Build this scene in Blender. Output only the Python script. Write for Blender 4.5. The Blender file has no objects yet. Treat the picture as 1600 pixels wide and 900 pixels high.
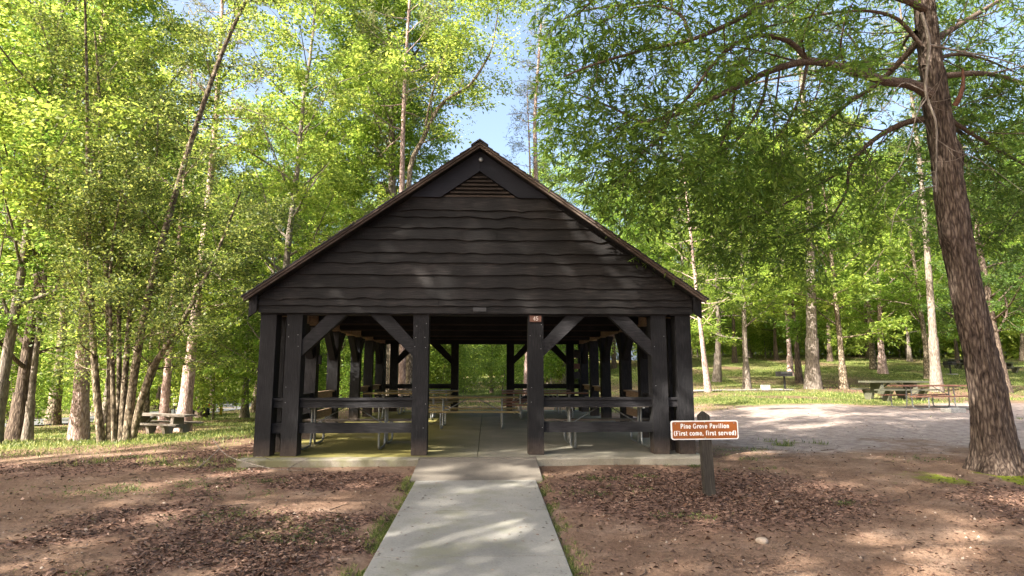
import bpy, bmesh, math, random
import numpy as np
from mathutils import Vector
R = math.radians
S = bpy.context.scene
COL = S.collection

# ------------------------------------------------------------------ camera, sky, sun, exposure
EYE = Vector((0, 0, 1.47)); FPX = 937.0; PITCH = R(7.9); YAW = R(2.4)
cd = bpy.data.cameras.new('camera'); cam = bpy.data.objects.new('camera', cd); COL.objects.link(cam)
cam.location = EYE; cam.rotation_euler = (R(90) + PITCH, 0, -YAW)
cd.sensor_width = 36; cd.lens = 36 * FPX / 1600; cd.clip_end = 2000; cd.clip_start = 0.05
S.camera = cam
SUN_EL = 37; SUN_AZ = (-0.80, -0.60)          # horizontal direction towards the sun
w = bpy.data.worlds.new('World'); S.world = w; w.use_nodes = True
nt = w.node_tree; sky = nt.nodes.new('ShaderNodeTexSky'); sky.sky_type = 'NISHITA'; sky.sun_disc = False
sky.sun_elevation = R(SUN_EL); sky.sun_rotation = math.atan2(SUN_AZ[0], SUN_AZ[1]) % (2 * math.pi)
sky.air_density = 1.0; sky.dust_density = 7.0; sky.ozone_density = 1.0
bg = nt.nodes['Background']; bg.inputs[1].default_value = 0.125
nt.links.new(sky.outputs[0], bg.inputs[0])
sd = bpy.data.lights.new('sun', 'SUN'); sd.energy = 5.0; sd.angle = R(0.5); sd.color = (1, 0.93, 0.82)
so = bpy.data.objects.new('sun', sd); COL.objects.link(so)
ce = math.cos(R(SUN_EL))
so.rotation_euler = Vector((-SUN_AZ[0] * ce, -SUN_AZ[1] * ce, -math.sin(R(SUN_EL)))).to_track_quat('-Z', 'Y').to_euler()
so.location = (-30, -25, 40)
S.view_settings.view_transform = 'Standard'; S.view_settings.look = 'None'
S.view_settings.exposure = 2.05; S.view_settings.gamma = 1.0; S.view_settings.use_curve_mapping = False
S.render.engine = 'CYCLES'
cy = S.cycles
cy.max_bounces = 7; cy.diffuse_bounces = 4; cy.glossy_bounces = 2; cy.transmission_bounces = 5; cy.transparent_max_bounces = 6
cy.use_denoising = True; cy.sample_clamp_indirect = 6.0
try: cy.denoiser = 'OPENIMAGEDENOISE'; cy.denoising_prefilter = 'NONE'
except Exception: pass

# ------------------------------------------------------------------ geometry of the view, only to read positions off
_fw0 = Vector((math.sin(YAW), math.cos(YAW), 0)); _r = Vector((math.cos(YAW), -math.sin(YAW), 0))
_fw = _fw0 * math.cos(PITCH) + Vector((0, 0, math.sin(PITCH)))
_up = Vector((0, 0, math.cos(PITCH))) - _fw0 * math.sin(PITCH)
def at(px, py, Y):
    d = _fw + _r * ((px - 800) / FPX) - _up * ((py - 450) / FPX)
    return EYE + d * (Y / d.y)

# ------------------------------------------------------------------ numpy noise, terrain
def _hash(ix, iy, s):
    n = (ix.astype(np.int64) * 374761393 + iy.astype(np.int64) * 668265263 + s * 1442695041) & 0x7fffffff
    n = ((n ^ (n >> 13)) * 1274126177) & 0x7fffffff
    return ((n ^ (n >> 16)) & 0xffff) / 65535.0
def vn(x, y, s=0):
    x = np.asarray(x, float); y = np.asarray(y, float)
    ix = np.floor(x); iy = np.floor(y); fx = x - ix; fy = y - iy
    fx = fx * fx * (3 - 2 * fx); fy = fy * fy * (3 - 2 * fy)
    a = _hash(ix, iy, s); b = _hash(ix + 1, iy, s); c = _hash(ix, iy + 1, s); d = _hash(ix + 1, iy + 1, s)
    return (a * (1 - fx) + b * fx) * (1 - fy) + (c * (1 - fx) + d * fx) * fy
def fbm(x, y, s=0, o=4):
    t = 0; a = .5; 
    for k in range(o):
        t = t + a * vn(x, y, s + k * 17); x = np.asarray(x) * 2.03 + 3.1; y = np.asarray(y) * 2.03 + 1.7; a *= .5
    return t / (1 - .5 ** o)
def sst(a, b, x):
    t = np.clip((np.asarray(x, float) - a) / (b - a), 0, 1); return t * t * (3 - 2 * t)
def H(x, y):
    x = np.asarray(x, float); y = np.asarray(y, float)
    front = -.12 - .03 * np.clip(10.4 - y, 0, 12)
    Lz = np.interp(y, [8, 17, 26, 45, 70, 110], [0, -.36, -.95, -1.75, -2.6, -2.2])
    Rz = np.interp(y, [8, 20, 30, 38, 50, 62, 80, 110], [0, .30, .5, .72, 1.75, 2.75, 3.9, 4.4])
    Cz = np.interp(y, [24, 50, 80, 110], [0, .25, .8, 1.2])
    wl = sst(-4.5, -12, x) if False else 1 - sst(-12, -4.6, x)
    wr = sst(4.6, 12, x)
    return front + Lz * wl + Rz * wr + Cz * (1 - wl) * (1 - wr) + .05 * (fbm(x * .35, y * .35, 5) - .5)
def h(x, y): return float(H(np.array([x]), np.array([y]))[0])

# ------------------------------------------------------------------ materials
def mat(name): 
    m = bpy.data.materials.new(name); m.use_nodes = True; t = m.node_tree
    return m, t, t.nodes['Principled BSDF'], t.nodes.new, t.links.new
def rgb(c): return (c[0], c[1], c[2], 1)
def ramp(N, stops):
    r = N('ShaderNodeValToRGB'); e = r.color_ramp.elements
    while len(e) < len(stops): e.new(.5)
    for k, (p, c) in enumerate(stops): e[k].position = p; e[k].color = rgb(c)
    return r
def noise(N, Lk, vec, scale, detail=6, rough=.6, sc=(1, 1, 1)):
    mp = N('ShaderNodeMapping'); mp.inputs['Scale'].default_value = sc
    n = N('ShaderNodeTexNoise'); n.inputs['Scale'].default_value = scale; n.inputs['Detail'].default_value = detail; n.inputs['Roughness'].default_value = rough
    Lk(vec, mp.inputs[0]); Lk(mp.outputs[0], n.inputs['Vector']); return n.outputs[0]
def bump(N, Lk, hgt, b, strength, dist):
    bp = N('ShaderNodeBump'); bp.inputs['Strength'].default_value = strength; bp.inputs['Distance'].default_value = dist
    Lk(hgt, bp.inputs['Height']); Lk(bp.outputs[0], b.inputs['Normal'])
def wood(name, cols, grain, rough=.75, bs=.5, spec=.25, dust=False):
    m, t, b, N, Lk = mat(name); tc = N('ShaderNodeTexCoord').outputs['Object']
    n1 = noise(N, Lk, tc, 6, 8, .7, grain); n2 = noise(N, Lk, tc, 1.3, 3, .6)
    mx = N('ShaderNodeMath'); mx.operation = 'ADD'; s2 = N('ShaderNodeMath'); s2.operation = 'MULTIPLY'; s2.inputs[1].default_value = .6
    Lk(n2, s2.inputs[0]); Lk(n1, mx.inputs[0]); Lk(s2.outputs[0], mx.inputs[1])
    s3 = N('ShaderNodeMath'); s3.operation = 'MULTIPLY'; s3.inputs[1].default_value = .62; Lk(mx.outputs[0], s3.inputs[0])
    r = ramp(N, [(.36, cols[0]), (.5, cols[1]), (.66, cols[2])]); Lk(s3.outputs[0], r.inputs[0])
    isl = N('ShaderNodeNewGeometry').outputs['Random Per Island']
    oi = N('ShaderNodeObjectInfo').outputs['Random']; ad = N('ShaderNodeMath'); ad.operation = 'ADD'; Lk(isl, ad.inputs[0]); Lk(oi, ad.inputs[1])
    mr = N('ShaderNodeMapRange'); mr.inputs[2].default_value = 2.0; mr.inputs[3].default_value = .6; mr.inputs[4].default_value = 1.5; Lk(ad.outputs[0], mr.inputs[0])
    hs = N('ShaderNodeHueSaturation'); Lk(r.outputs[0], hs.inputs['Color']); Lk(mr.outputs[0], hs.inputs['Value'])
    colr = hs.outputs[0]
    if dust:      # soil splashed on the feet of the posts
        sx = N('ShaderNodeSeparateXYZ'); Lk(tc, sx.inputs[0]); mz = N('ShaderNodeMapRange'); mz.inputs[1].default_value = 0; mz.inputs[2].default_value = .32; mz.inputs[3].default_value = .75; mz.inputs[4].default_value = 0; Lk(sx.outputs[2], mz.inputs[0])
        nz = noise(N, Lk, tc, 14, 6, .7); m2 = N('ShaderNodeMath'); m2.operation = 'MULTIPLY'; Lk(mz.outputs[0], m2.inputs[0]); Lk(nz, m2.inputs[1])
        mg = N('ShaderNodeMix'); mg.data_type = 'RGBA'; Lk(m2.outputs[0], mg.inputs[0]); Lk(colr, mg.inputs[6]); mg.inputs[7].default_value = (.14, .10, .075, 1); colr = mg.outputs[2]
    Lk(colr, b.inputs['Base Color']); b.inputs['Roughness'].default_value = rough; b.inputs['Specular IOR Level'].default_value = spec
    bump(N, Lk, n1, b, bs, .012); return m
def plain(name, c, rough=.5, metal=0, var=.25, scale=20, bs=.15):
    m, t, b, N, Lk = mat(name); tc = N('ShaderNodeTexCoord').outputs['Object']
    n = noise(N, Lk, tc, scale, 5, .65); lo = tuple(v * (1 - var) for v in c); hi = tuple(min(1, v * (1 + var)) for v in c)
    r = ramp(N, [(.3, lo), (.7, hi)]); Lk(n, r.inputs[0]); Lk(r.outputs[0], b.inputs['Base Color'])
    b.inputs['Roughness'].default_value = rough; b.inputs['Metallic'].default_value = metal; bump(N, Lk, n, b, bs, .004); return m
BLK = [(.0032, .0032, .004), (.0092, .009, .0105), (.032, .030, .033)]
M = {}
M['black_v'] = wood('black_stained_wood_upright', BLK, (9, 9, .8), dust=True, bs=.9); M['black_h'] = wood('black_stained_wood_level', BLK, (.8, 9, 9)); M['black_y'] = wood('black_stained_wood_deep', BLK, (9, .8, 9))
M['siding'] = wood('black_stained_siding', [(.003, .0026, .0026), (.0085, .0072, .0072), (.038, .032, .03)], (.7, 10, 10), .7, .7)
M['peak'] = wood('blue_black_board', [(.010, .011, .016), (.015, .016, .023), (.022, .023, .03)], (.8, 9, 9), .8, .2)
M['louver'] = wood('weathered_dark_slat', [(.014, .010, .009), (.036, .026, .02), (.085, .062, .048)], (.7, 9, 9))
M['rake'] = wood('weathered_brown_board', [(.035, .026, .022), (.09, .067, .055), (.19, .15, .125)], (1, 9, 9))
M['brown_y'] = wood('bare_brown_timber_deep', [(.16, .105, .07), (.27, .185, .125), (.40, .29, .20)], (9, .7, 9)); M['brown_h'] = wood('bare_brown_timber', [(.09, .055, .035), (.17, .11, .075), (.28, .19, .13)], (.7, 9, 9))
M['table_ochre'] = wood('ochre_table_planks', [(.12, .09, .035), (.22, .165, .07), (.33, .26, .13)], (.6, 10, 10), .45)
M['table_red'] = wood('red_brown_planks', [(.11, .05, .035), (.2, .095, .065), (.30, .17, .12)], (.6, 10, 10), .55)
M['table_grey'] = wood('weathered_grey_planks', [(.085, .07, .058), (.17, .145, .125), (.29, .25, .22)], (.6, 10, 10), .8)
M['table_dark'] = wood('dark_damp_planks', [(.03, .032, .022), (.065, .065, .045), (.12, .11, .08)], (.6, 10, 10), .8)
M['signpost'] = wood('grey_black_post', [(.014, .012, .01), (.032, .028, .023), (.07, .062, .052)], (9, 9, .8))
M['galv'] = plain('galvanised_pipe', (.26, .27, .27), .5, .6, .25, 30)
M['shingle'] = plain('dark_shingle', (.035, .033, .036), .9, 0, .5, 60, .6)
M['white'] = plain('white_paint', (.78, .78, .76), .5, 0, .05); M['signbrown'] = plain('brown_sign_paint', (.27, .078, .010), .45, 0, .12, 8)
M['iron'] = plain('dark_iron', (.03, .028, .027), .7, .4, .4); M['rust'] = plain('rusty_plate', (.11, .05, .035), .8, .2, .4)
M['yellow'] = plain('yellow_hydrant_paint', (.65, .42, .03), .5, 0, .1); M['concrete_block'] = plain('grey_concrete', (.3, .29, .27), .9, 0, .3)
M['carpaint'] = plain('dark_blue_car_paint', (.02, .025, .05), .25, .3, .1); M['glass'] = plain('dark_car_glass', (.02, .025, .03), .08, 0, .1)
M['tyre'] = plain('tyre_rubber', (.02, .02, .02), .9); M['bluewall'] = plain('slate_blue_wall', (.10, .13, .2), .8, 0, .2, 4); M['roofgrey'] = plain('grey_cabin_roof', (.12, .12, .12), .9)
M['rock'] = plain('tan_rock', (.35, .28, .22), .9, 0, .3, 25, .5)
M['vent_black'] = plain('near_black_vent_panel', (.02, .02, .02), .9)

def concrete(name, c1, c2, c3, green=None):
    m, t, b, N, Lk = mat(name); tc = N('ShaderNodeTexCoord').outputs['Object']
    n1 = noise(N, Lk, tc, .9, 7, .62); r = ramp(N, [(.32, c1), (.52, c2), (.72, c3)]); Lk(n1, r.inputs[0]); col = r.outputs[0]
    n2 = noise(N, Lk, tc, 45, 4, .7); r2 = ramp(N, [(.3, (.75,) * 3), (.6, (1.05,) * 3)]); Lk(n2, r2.inputs[0])
    mx = N('ShaderNodeMix'); mx.data_type = 'RGBA'; mx.blend_type = 'MULTIPLY'; mx.inputs[0].default_value = .8; Lk(col, mx.inputs[6]); Lk(r2.outputs[0], mx.inputs[7]); col = mx.outputs[2]
    vo = N('ShaderNodeTexVoronoi'); vo.inputs['Scale'].default_value = 9; vo.inputs['Randomness'].default_value = 1; Lk(tc, vo.inputs['Vector'])
    r3 = ramp(N, [(.045, (.25,) * 3), (.075, (1,) * 3)]); Lk(vo.outputs['Distance'], r3.inputs[0])
    mx3 = N('ShaderNodeMix'); mx3.data_type = 'RGBA'; mx3.blend_type = 'MULTIPLY'; mx3.inputs[0].default_value = .75; Lk(col, mx3.inputs[6]); Lk(r3.outputs[0], mx3.inputs[7]); col = mx3.outputs[2]
    if green:
        ng = noise(N, Lk, tc, green[0], 5, .6); rg = ramp(N, [(green[1], (0, 0, 0)), (green[2], (1, 1, 1))]); Lk(ng, rg.inputs[0])
        sx = N('ShaderNodeSeparateXYZ'); Lk(tc, sx.inputs[0]); mr = N('ShaderNodeMapRange'); mr.inputs[1].default_value = green[3]; mr.inputs[2].default_value = green[4]; mr.inputs[3].default_value = 1; mr.inputs[4].default_value = .12; Lk(sx.outputs[0], mr.inputs[0])
        mm = N('ShaderNodeMath'); mm.operation = 'MULTIPLY'; Lk(rg.outputs[0], mm.inputs[0]); Lk(mr.outputs[0], mm.inputs[1])
        mg = N('ShaderNodeMix'); mg.data_type = 'RGBA'; Lk(mm.outputs[0], mg.inputs[0]); Lk(col, mg.inputs[6]); mg.inputs[7].default_value = rgb(green[5]); col = mg.outputs[2]
    Lk(col, b.inputs['Base Color']); b.inputs['Roughness'].default_value = .85; bump(N, Lk, n2, b, .3, .004); return m
M['path'] = concrete('path_concrete', (.165, .158, .142), (.24, .23, .205), (.31, .292, .25), (2.2, .5, .68, -3, 3, (.165, .16, .10)))
M['apron'] = concrete('apron_stained_concrete', (.10, .088, .072), (.15, .13, .105), (.20, .175, .14))
M['slab'] = concrete('slab_concrete', (.15, .14, .12), (.22, .205, .17), (.30, .27, .22), (.7, .3, .45, -1.2, .3, (.17, .15, .035)))
M['slab2'] = concrete('slab_edge_concrete', (.15, .135, .10), (.24, .215, .17), (.32, .29, .23), (2.5, .4, .55, -4.5, 1, (.14, .135, .06)))
M['asphalt'] = plain('asphalt', (.10, .10, .11), .9, 0, .2, 12)

def leafmat(name, c, yel, trans=.45, val=(.7, 1.1)):
    m, t, b, N, Lk = mat(name)
    isl = N('ShaderNodeNewGeometry').outputs['Random Per Island']; oi = N('ShaderNodeObjectInfo').outputs['Random']
    r = ramp(N, [(.0, tuple(v * val[0] for v in c)), (.55, c), (.85, tuple(v * val[1] for v in yel)), (1, tuple(v * 1.1 for v in yel))]); Lk(isl, r.inputs[0])
    tc = N('ShaderNodeTexCoord').outputs['Object']; n = noise(N, Lk, tc, .45, 3, .5)
    hs = N('ShaderNodeHueSaturation'); Lk(r.outputs[0], hs.inputs['Color'])
    mr = N('ShaderNodeMapRange'); mr.inputs[1].default_value = .3; mr.inputs[2].default_value = .7; mr.inputs[3].default_value = .7; mr.inputs[4].default_value = 1.3; Lk(n, mr.inputs[0]); Lk(mr.outputs[0], hs.inputs['Value'])
    mr2 = N('ShaderNodeMapRange'); mr2.inputs[3].default_value = .485; mr2.inputs[4].default_value = .512; Lk(oi, mr2.inputs[0]); Lk(mr2.outputs[0], hs.inputs['Hue'])
    b.inputs['Roughness'].default_value = .5; b.inputs['Specular IOR Level'].default_value = .35; Lk(hs.outputs[0], b.inputs['Base Color'])
    tr = N('ShaderNodeBsdfTranslucent'); hs2 = N('ShaderNodeHueSaturation'); hs2.inputs['Value'].default_value = 2.0; hs2.inputs['Hue'].default_value = .485; Lk(hs.outputs[0], hs2.inputs['Color']); Lk(hs2.outputs[0], tr.inputs[0])
    ms = N('ShaderNodeMixShader'); ms.inputs[0].default_value = trans; Lk(b.outputs[0], ms.inputs[1]); Lk(tr.outputs[0], ms.inputs[2]); Lk(ms.outputs[0], t.nodes['Material Output'].inputs[0])
    return m
M['leaf_y'] = leafmat('yellow_green_leaves', (.14, .225, .034), (.25, .31, .06), .55)
M['leaf_g'] = leafmat('fresh_green_leaves', (.12, .205, .030), (.22, .30, .055), .55)
M['leaf_d'] = leafmat('deep_green_leaves', (.045, .095, .02), (.08, .14, .025), .42)
M['leaf_o'] = leafmat('oak_leaves', (.085, .15, .022), (.15, .215, .034), .52)
M['leaf_h'] = leafmat('small_glossy_leaves', (.075, .125, .028), (.21, .26, .06), .45, (.6, 1.1))
M['needle'] = leafmat('pine_needles', (.10, .125, .045), (.20, .19, .08), .3)
M['grass'] = leafmat('grass_blades', (.10, .145, .03), (.25, .25, .085), .35)
M['weed'] = leafmat('weed_leaves', (.055, .09, .022), (.13, .16, .045), .3)
def littermat():
    m, t, b, N, Lk = mat('fallen_leaves'); isl = N('ShaderNodeNewGeometry').outputs['Random Per Island']
    r = ramp(N, [(0, (.05, .028, .019)), (.4, (.12, .066, .044)), (.85, (.20, .118, .08)), (1, (.33, .215, .155))]); Lk(isl, r.inputs[0]); Lk(r.outputs[0], b.inputs['Base Color']); b.inputs['Roughness'].default_value = .6; return m
M['litter'] = littermat()
def barkmat(name, c1, c2, c3, sc, bs=1.0, dist=.04):
    m, t, b, N, Lk = mat(name); tc = N('ShaderNodeTexCoord').outputs['Object']
    n1 = noise(N, Lk, tc, 7, 8, .65, sc); vo = N('ShaderNodeTexVoronoi'); vo.feature = 'DISTANCE_TO_EDGE'; vo.inputs['Scale'].default_value = 6
    mp = N('ShaderNodeMapping'); mp.inputs['Scale'].default_value = sc; Lk(tc, mp.inputs[0]); Lk(mp.outputs[0], vo.inputs['Vector'])
    ad = N('ShaderNodeMath'); ad.operation = 'MULTIPLY_ADD'; Lk(vo.outputs[0], ad.inputs[0]); ad.inputs[1].default_value = .8; Lk(n1, ad.inputs[2])
    r = ramp(N, [(.38, c1), (.58, c2), (.82, c3)]); Lk(ad.outputs[0], r.inputs[0])
    n3 = noise(N, Lk, tc, .8, 4, .6); mr = N('ShaderNodeMapRange'); mr.inputs[1].default_value = .3; mr.inputs[2].default_value = .7; mr.inputs[3].default_value = .7; mr.inputs[4].default_value = 1.3; Lk(n3, mr.inputs[0])
    hs = N('ShaderNodeHueSaturation'); Lk(r.outputs[0], hs.inputs['Color']); Lk(mr.outputs[0], hs.inputs['Value']); Lk(hs.outputs[0], b.inputs['Base Color'])
    b.inputs['Roughness'].default_value = .9; b.inputs['Specular IOR Level'].default_value = .15; bump(N, Lk, ad.outputs[0], b, bs, dist); return m
M['bark_grey'] = barkmat('grey_bark', (.07, .055, .045), (.17, .14, .115), (.30, .26, .22), (3, 3, .6))
M['bark_pine'] = barkmat('pinkish_pine_bark', (.13, .085, .07), (.33, .235, .205), (.50, .39, .35), (2, 2, .8))
M['bark_dark'] = barkmat('dark_bark', (.03, .022, .018), (.085, .062, .048), (.17, .13, .10), (3, 3, .5))
M['bark_oak'] = barkmat('furrowed_oak_bark', (.018, .013, .011), (.068, .049, .039), (.17, .132, .105), (3.6, 3.6, .7), 1.0, .05)
M['bark_holly'] = barkmat('mottled_tan_bark', (.035, .027, .019), (.12, .094, .064), (.33, .27, .20), (1.6, 1.6, .9))
M['bark_dead'] = barkmat('bleached_dead_wood', (.10, .085, .07), (.20, .17, .145), (.32, .28, .24), (3, 3, .7), .4)
M['bark_limb'] = barkmat('limb_bark', (.04, .028, .022), (.10, .072, .056), (.18, .135, .11), (5, 5, 5), .7, .015)

# ------------------------------------------------------------------ object helpers
def tag(o, label=None, cat=None, group=None, kind=None):
    if label: o['label'] = label
    if cat: o['category'] = cat
    if group: o['group'] = group
    if kind: o['kind'] = kind
    return o
def thing(name, label, cat, loc=(0, 0, 0), rz=0, group=None):
    o = bpy.data.objects.new(name, None); COL.objects.link(o); o.location = loc; o.rotation_euler = (0, 0, rz)
    o.empty_display_size = .2
    return tag(o, label, cat, group)
def link(name, me, m, parent=None, world=False, smooth=False):
    if world and parent is not None:
        q = parent; off = Vector((0, 0, 0))
        while q is not None: off += q.location; q = q.parent
        me.transform(__import__('mathutils').Matrix.Translation(-off))
    if m is not None and not me.materials: me.materials.append(m)
    o = bpy.data.objects.new(name, me); COL.objects.link(o)
    if parent is not None: o.parent = parent
    if smooth: me.shade_smooth()
    return o
def ob(name, bm, m, parent=None, world=False, bevel=0, smooth=False):
    if bevel:
        try: bmesh.ops.bevel(bm, geom=[e for e in bm.edges if e.calc_face_angle(0) > .5], offset=bevel, segments=1, affect='EDGES', clamp_overlap=True)
        except Exception: pass
    bmesh.ops.recalc_face_normals(bm, faces=bm.faces)
    me = bpy.data.meshes.new(name); bm.to_mesh(me); bm.free()
    return link(name, me, m, parent, world, smooth)
def B(): return bmesh.new()
def box(bm, x0, x1, y0, y1, z0, z1):
    v = [bm.verts.new((x, y, z)) for z in (z0, z1) for x, y in ((x0, y0), (x1, y0), (x1, y1), (x0, y1))]
    for f in ((0, 3, 2, 1), (4, 5, 6, 7), (0, 1, 5, 4), (1, 2, 6, 5), (2, 3, 7, 6), (3, 0, 4, 7)): bm.faces.new([v[k] for k in f])
    return bm
def prism(bm, pts, axis, lo, hi):       # polygon pts in the other two axes
    def P(a, b, c): return {'x': (c, a, b), 'y': (a, c, b), 'z': (a, b, c)}[axis]
    A = [bm.verts.new(P(a, b, lo)) for a, b in pts]; Bv = [bm.verts.new(P(a, b, hi)) for a, b in pts]; n = len(pts)
    bm.faces.new(A); bm.faces.new(Bv[::-1])
    for k in range(n): bm.faces.new((A[k], A[(k + 1) % n], Bv[(k + 1) % n], Bv[k]))
    return bm
def arrmesh(name, V, F):
    me = bpy.data.meshes.new(name); V = np.asarray(V, np.float32); F = np.asarray(F, np.int32); k = F.shape[1]
    me.vertices.add(len(V)); me.vertices.foreach_set('co', V.ravel()); me.loops.add(F.size); me.loops.foreach_set('vertex_index', F.ravel())
    me.polygons.add(len(F)); me.polygons.foreach_set('loop_start', np.arange(0, F.size, k, dtype=np.int32)); me.update(calc_edges=True); me.validate(); return me
class Tubes:
    def __init__(s): s.V = []; s.F = []; s.n = 0
    def add(s, pts, rad, sides=6, rough=0, rng=None, cap=False):
        pts = np.asarray(pts, float); rad = np.asarray(rad, float); m = len(pts)
        T = np.gradient(pts, axis=0); T /= np.linalg.norm(T, axis=1)[:, None] + 1e-9
        u = np.cross(T[0], [0, 0, 1.0]); 
        if np.linalg.norm(u) < .1: u = np.cross(T[0], [1.0, 0, 0])
        u /= np.linalg.norm(u); U = []
        for t in T:
            u = u - t * np.dot(u, t); u = u / (np.linalg.norm(u) + 1e-9); U.append(u)
        U = np.array(U); W = np.cross(T, U); a = np.linspace(0, 2 * np.pi, sides, endpoint=False)
        rr = rad[:, None] * np.ones((1, sides))
        if rough and rng is not None: rr = rr * (1 + rough * (rng.random((m, sides)) - .5))
        V = pts[:, None, :] + rr[..., None] * (np.cos(a)[None, :, None] * U[:, None, :] + np.sin(a)[None, :, None] * W[:, None, :])
        i = np.arange(m - 1)[:, None] * sides; j = np.arange(sides)[None, :]; j2 = (j + 1) % sides
        F = np.stack([i + j, i + j2, i + sides + j2, i + sides + j], -1).reshape(-1, 4) + s.n
        s.V.append(V.reshape(-1, 3)); s.F.append(F); s.n += m * sides
        if cap:
            for ring, c in ((0, pts[0]), (m - 1, pts[-1])):
                s.V.append(np.array([c])); q = s.n; s.n += 1; b0 = q - m * sides - (1 if ring else 0) + ring * sides
                s.F.append(np.array([[b0 + k, b0 + (k + 1) % sides, q, q] for k in range(0)]).reshape(-1, 4).astype(int)) if False else None
    def mesh(s, name):
        me = arrmesh(name, np.concatenate(s.V), np.concatenate(s.F)); me.shade_smooth(); return me
def leafmesh(name, P, D, Nn, L, W, mid=.45, fold=.12):
    P = np.asarray(P); D = D / (np.linalg.norm(D, axis=1)[:, None] + 1e-9); Sd = np.cross(D, Nn); Sd /= np.linalg.norm(Sd, axis=1)[:, None] + 1e-9
    Nn = np.cross(Sd, D); L = np.asarray(L)[:, None]; W = np.asarray(W)[:, None]
    V = np.stack([P, P + D * L * mid + Sd * W / 2 + Nn * W * fold, P + D * L - Nn * L * .08, P + D * L * mid - Sd * W / 2 + Nn * W * fold], 1).reshape(-1, 3)
    return arrmesh(name, V, np.arange(len(V)).reshape(-1, 4))
def spl(pts, n):
    pts = np.asarray(pts, float); m = len(pts)
    if m < 3: return np.array([pts[0] + (pts[-1] - pts[0]) * t for t in np.linspace(0, 1, n)])
    P = np.vstack([2 * pts[0] - pts[1], pts, 2 * pts[-1] - pts[-2]]); out = []
    for q in np.linspace(0, m - 1 - 1e-6, n):
        k = int(q); t = q - k; a, b, c, d = P[k:k + 4]
        out.append(.5 * (2 * b + (c - a) * t + (2 * a - 5 * b + 4 * c - d) * t * t + (3 * b - 3 * c + d - a) * t ** 3))
    return np.array(out)

# ------------------------------------------------------------------ growing trees
def grow(rng, stems, levels, leaf, rmin=.012, sides=(8, 6, 4, 3)):
    """stems: (points, r0, r1, start); levels: list of dict(n, L, ang, up, s0, flat, prof); leaf: dict"""
    T = Tubes(); LP = []; LD = []
    def child(p, d, L, n, wander, up):
        pts = [p]; st = L / n
        for k in range(n):
            d = d + rng.normal(0, wander, 3) + np.array([0, 0, up]); d = d / np.linalg.norm(d); p = p + d * st; pts.append(p)
        return np.array(pts)
    def rec(pts, r0, r1, lv, s0=None, draw=True):
        m = len(pts); t = np.linspace(0, 1, m); rad = r0 + (r1 - r0) * t ** .8
        if draw and r0 > rmin: T.add(pts, np.maximum(rad, .003), sides[min(lv, 3)])
        if lv >= len(levels):
            n = leaf['n']
            if rng.random() < leaf.get('skip', .18): return
            q = rng.random(n) ** .8 * (m - 1.001); k = q.astype(int); f = (q - k)[:, None]
            base = pts[k] * (1 - f) + pts[k + 1] * f; tan = pts[k + 1] - pts[k]; tan /= np.linalg.norm(tan, axis=1)[:, None] + 1e-9
            off = rng.normal(0, 1, (n, 3)) * leaf['spread'] * np.array([1, 1, leaf.get('flatz', .45)])
            LP.append(base + off); LD.append(tan * leaf.get('tan', .6) + rng.normal(0, .7, (n, 3)) * np.array([1, 1, .5]) + np.array([0, 0, leaf.get('droop', -.15)])); return
        c = levels[lv]; n = c['n']; s = c['s0'] if s0 is None else s0; az = rng.random() * 6.28; mf = c.get('seg', 4)
        for i in range(n):
            tt = s + (1 - s) * (i + rng.random()) / n; tt = min(tt, .995); q = tt * (m - 1.001); k = int(q); f = q - k
            p = pts[k] * (1 - f) + pts[k + 1] * f; tan = pts[k + 1] - pts[k]; tan /= np.linalg.norm(tan) + 1e-9
            az += 2.4 + rng.normal(0, .4)
            u = np.cross(tan, [0, 0, 1.0]); 
            if np.linalg.norm(u) < .2: u = np.cross(tan, [1.0, 0.1, 0])
            u /= np.linalg.norm(u); v = np.cross(tan, u); per = math.cos(az) * u + math.sin(az) * v
            a = c['ang'] * (1 + rng.normal(0, .15)); d = tan * math.cos(a) + per * math.sin(a); d[2] = d[2] * c.get('flat', 1) + c.get('lift', 0); d /= np.linalg.norm(d)
            pr = c['prof'](tt) if 'prof' in c else 1 - .55 * tt
            L = c['L'] * pr * rng.uniform(.75, 1.2); rr = (r0 + (r1 - r0) * tt ** .8) * c.get('rr', .5)
            rec(child(p, d, L, mf, c.get('wander', .14), c.get('up', .03)), rr, rr * .25, lv + 1)
        rec2 = pts[-2:] if False else None
    for sdef in stems:
        pts, r0, r1, s0 = sdef[:4]; rec(np.asarray(pts, float), r0, r1, sdef[4] if len(sdef) > 4 else 0, s0, True)
    P = np.concatenate(LP); D = np.concatenate(LD); n = len(P)
    Nn = np.array([0, 0, 1.0]) + rng.normal(0, leaf.get('tilt', .55), (n, 3))
    Lh = leaf['len'] * np.clip(np.exp(rng.normal(-.05, .32, n)), .4, 1.9)
    return T, leafmesh('crown', P, D, Nn, Lh, Lh * leaf['asp'])
def flare(z, r, k=.9, s=.35): return r * (1 + k * np.exp(-z / s))
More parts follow.
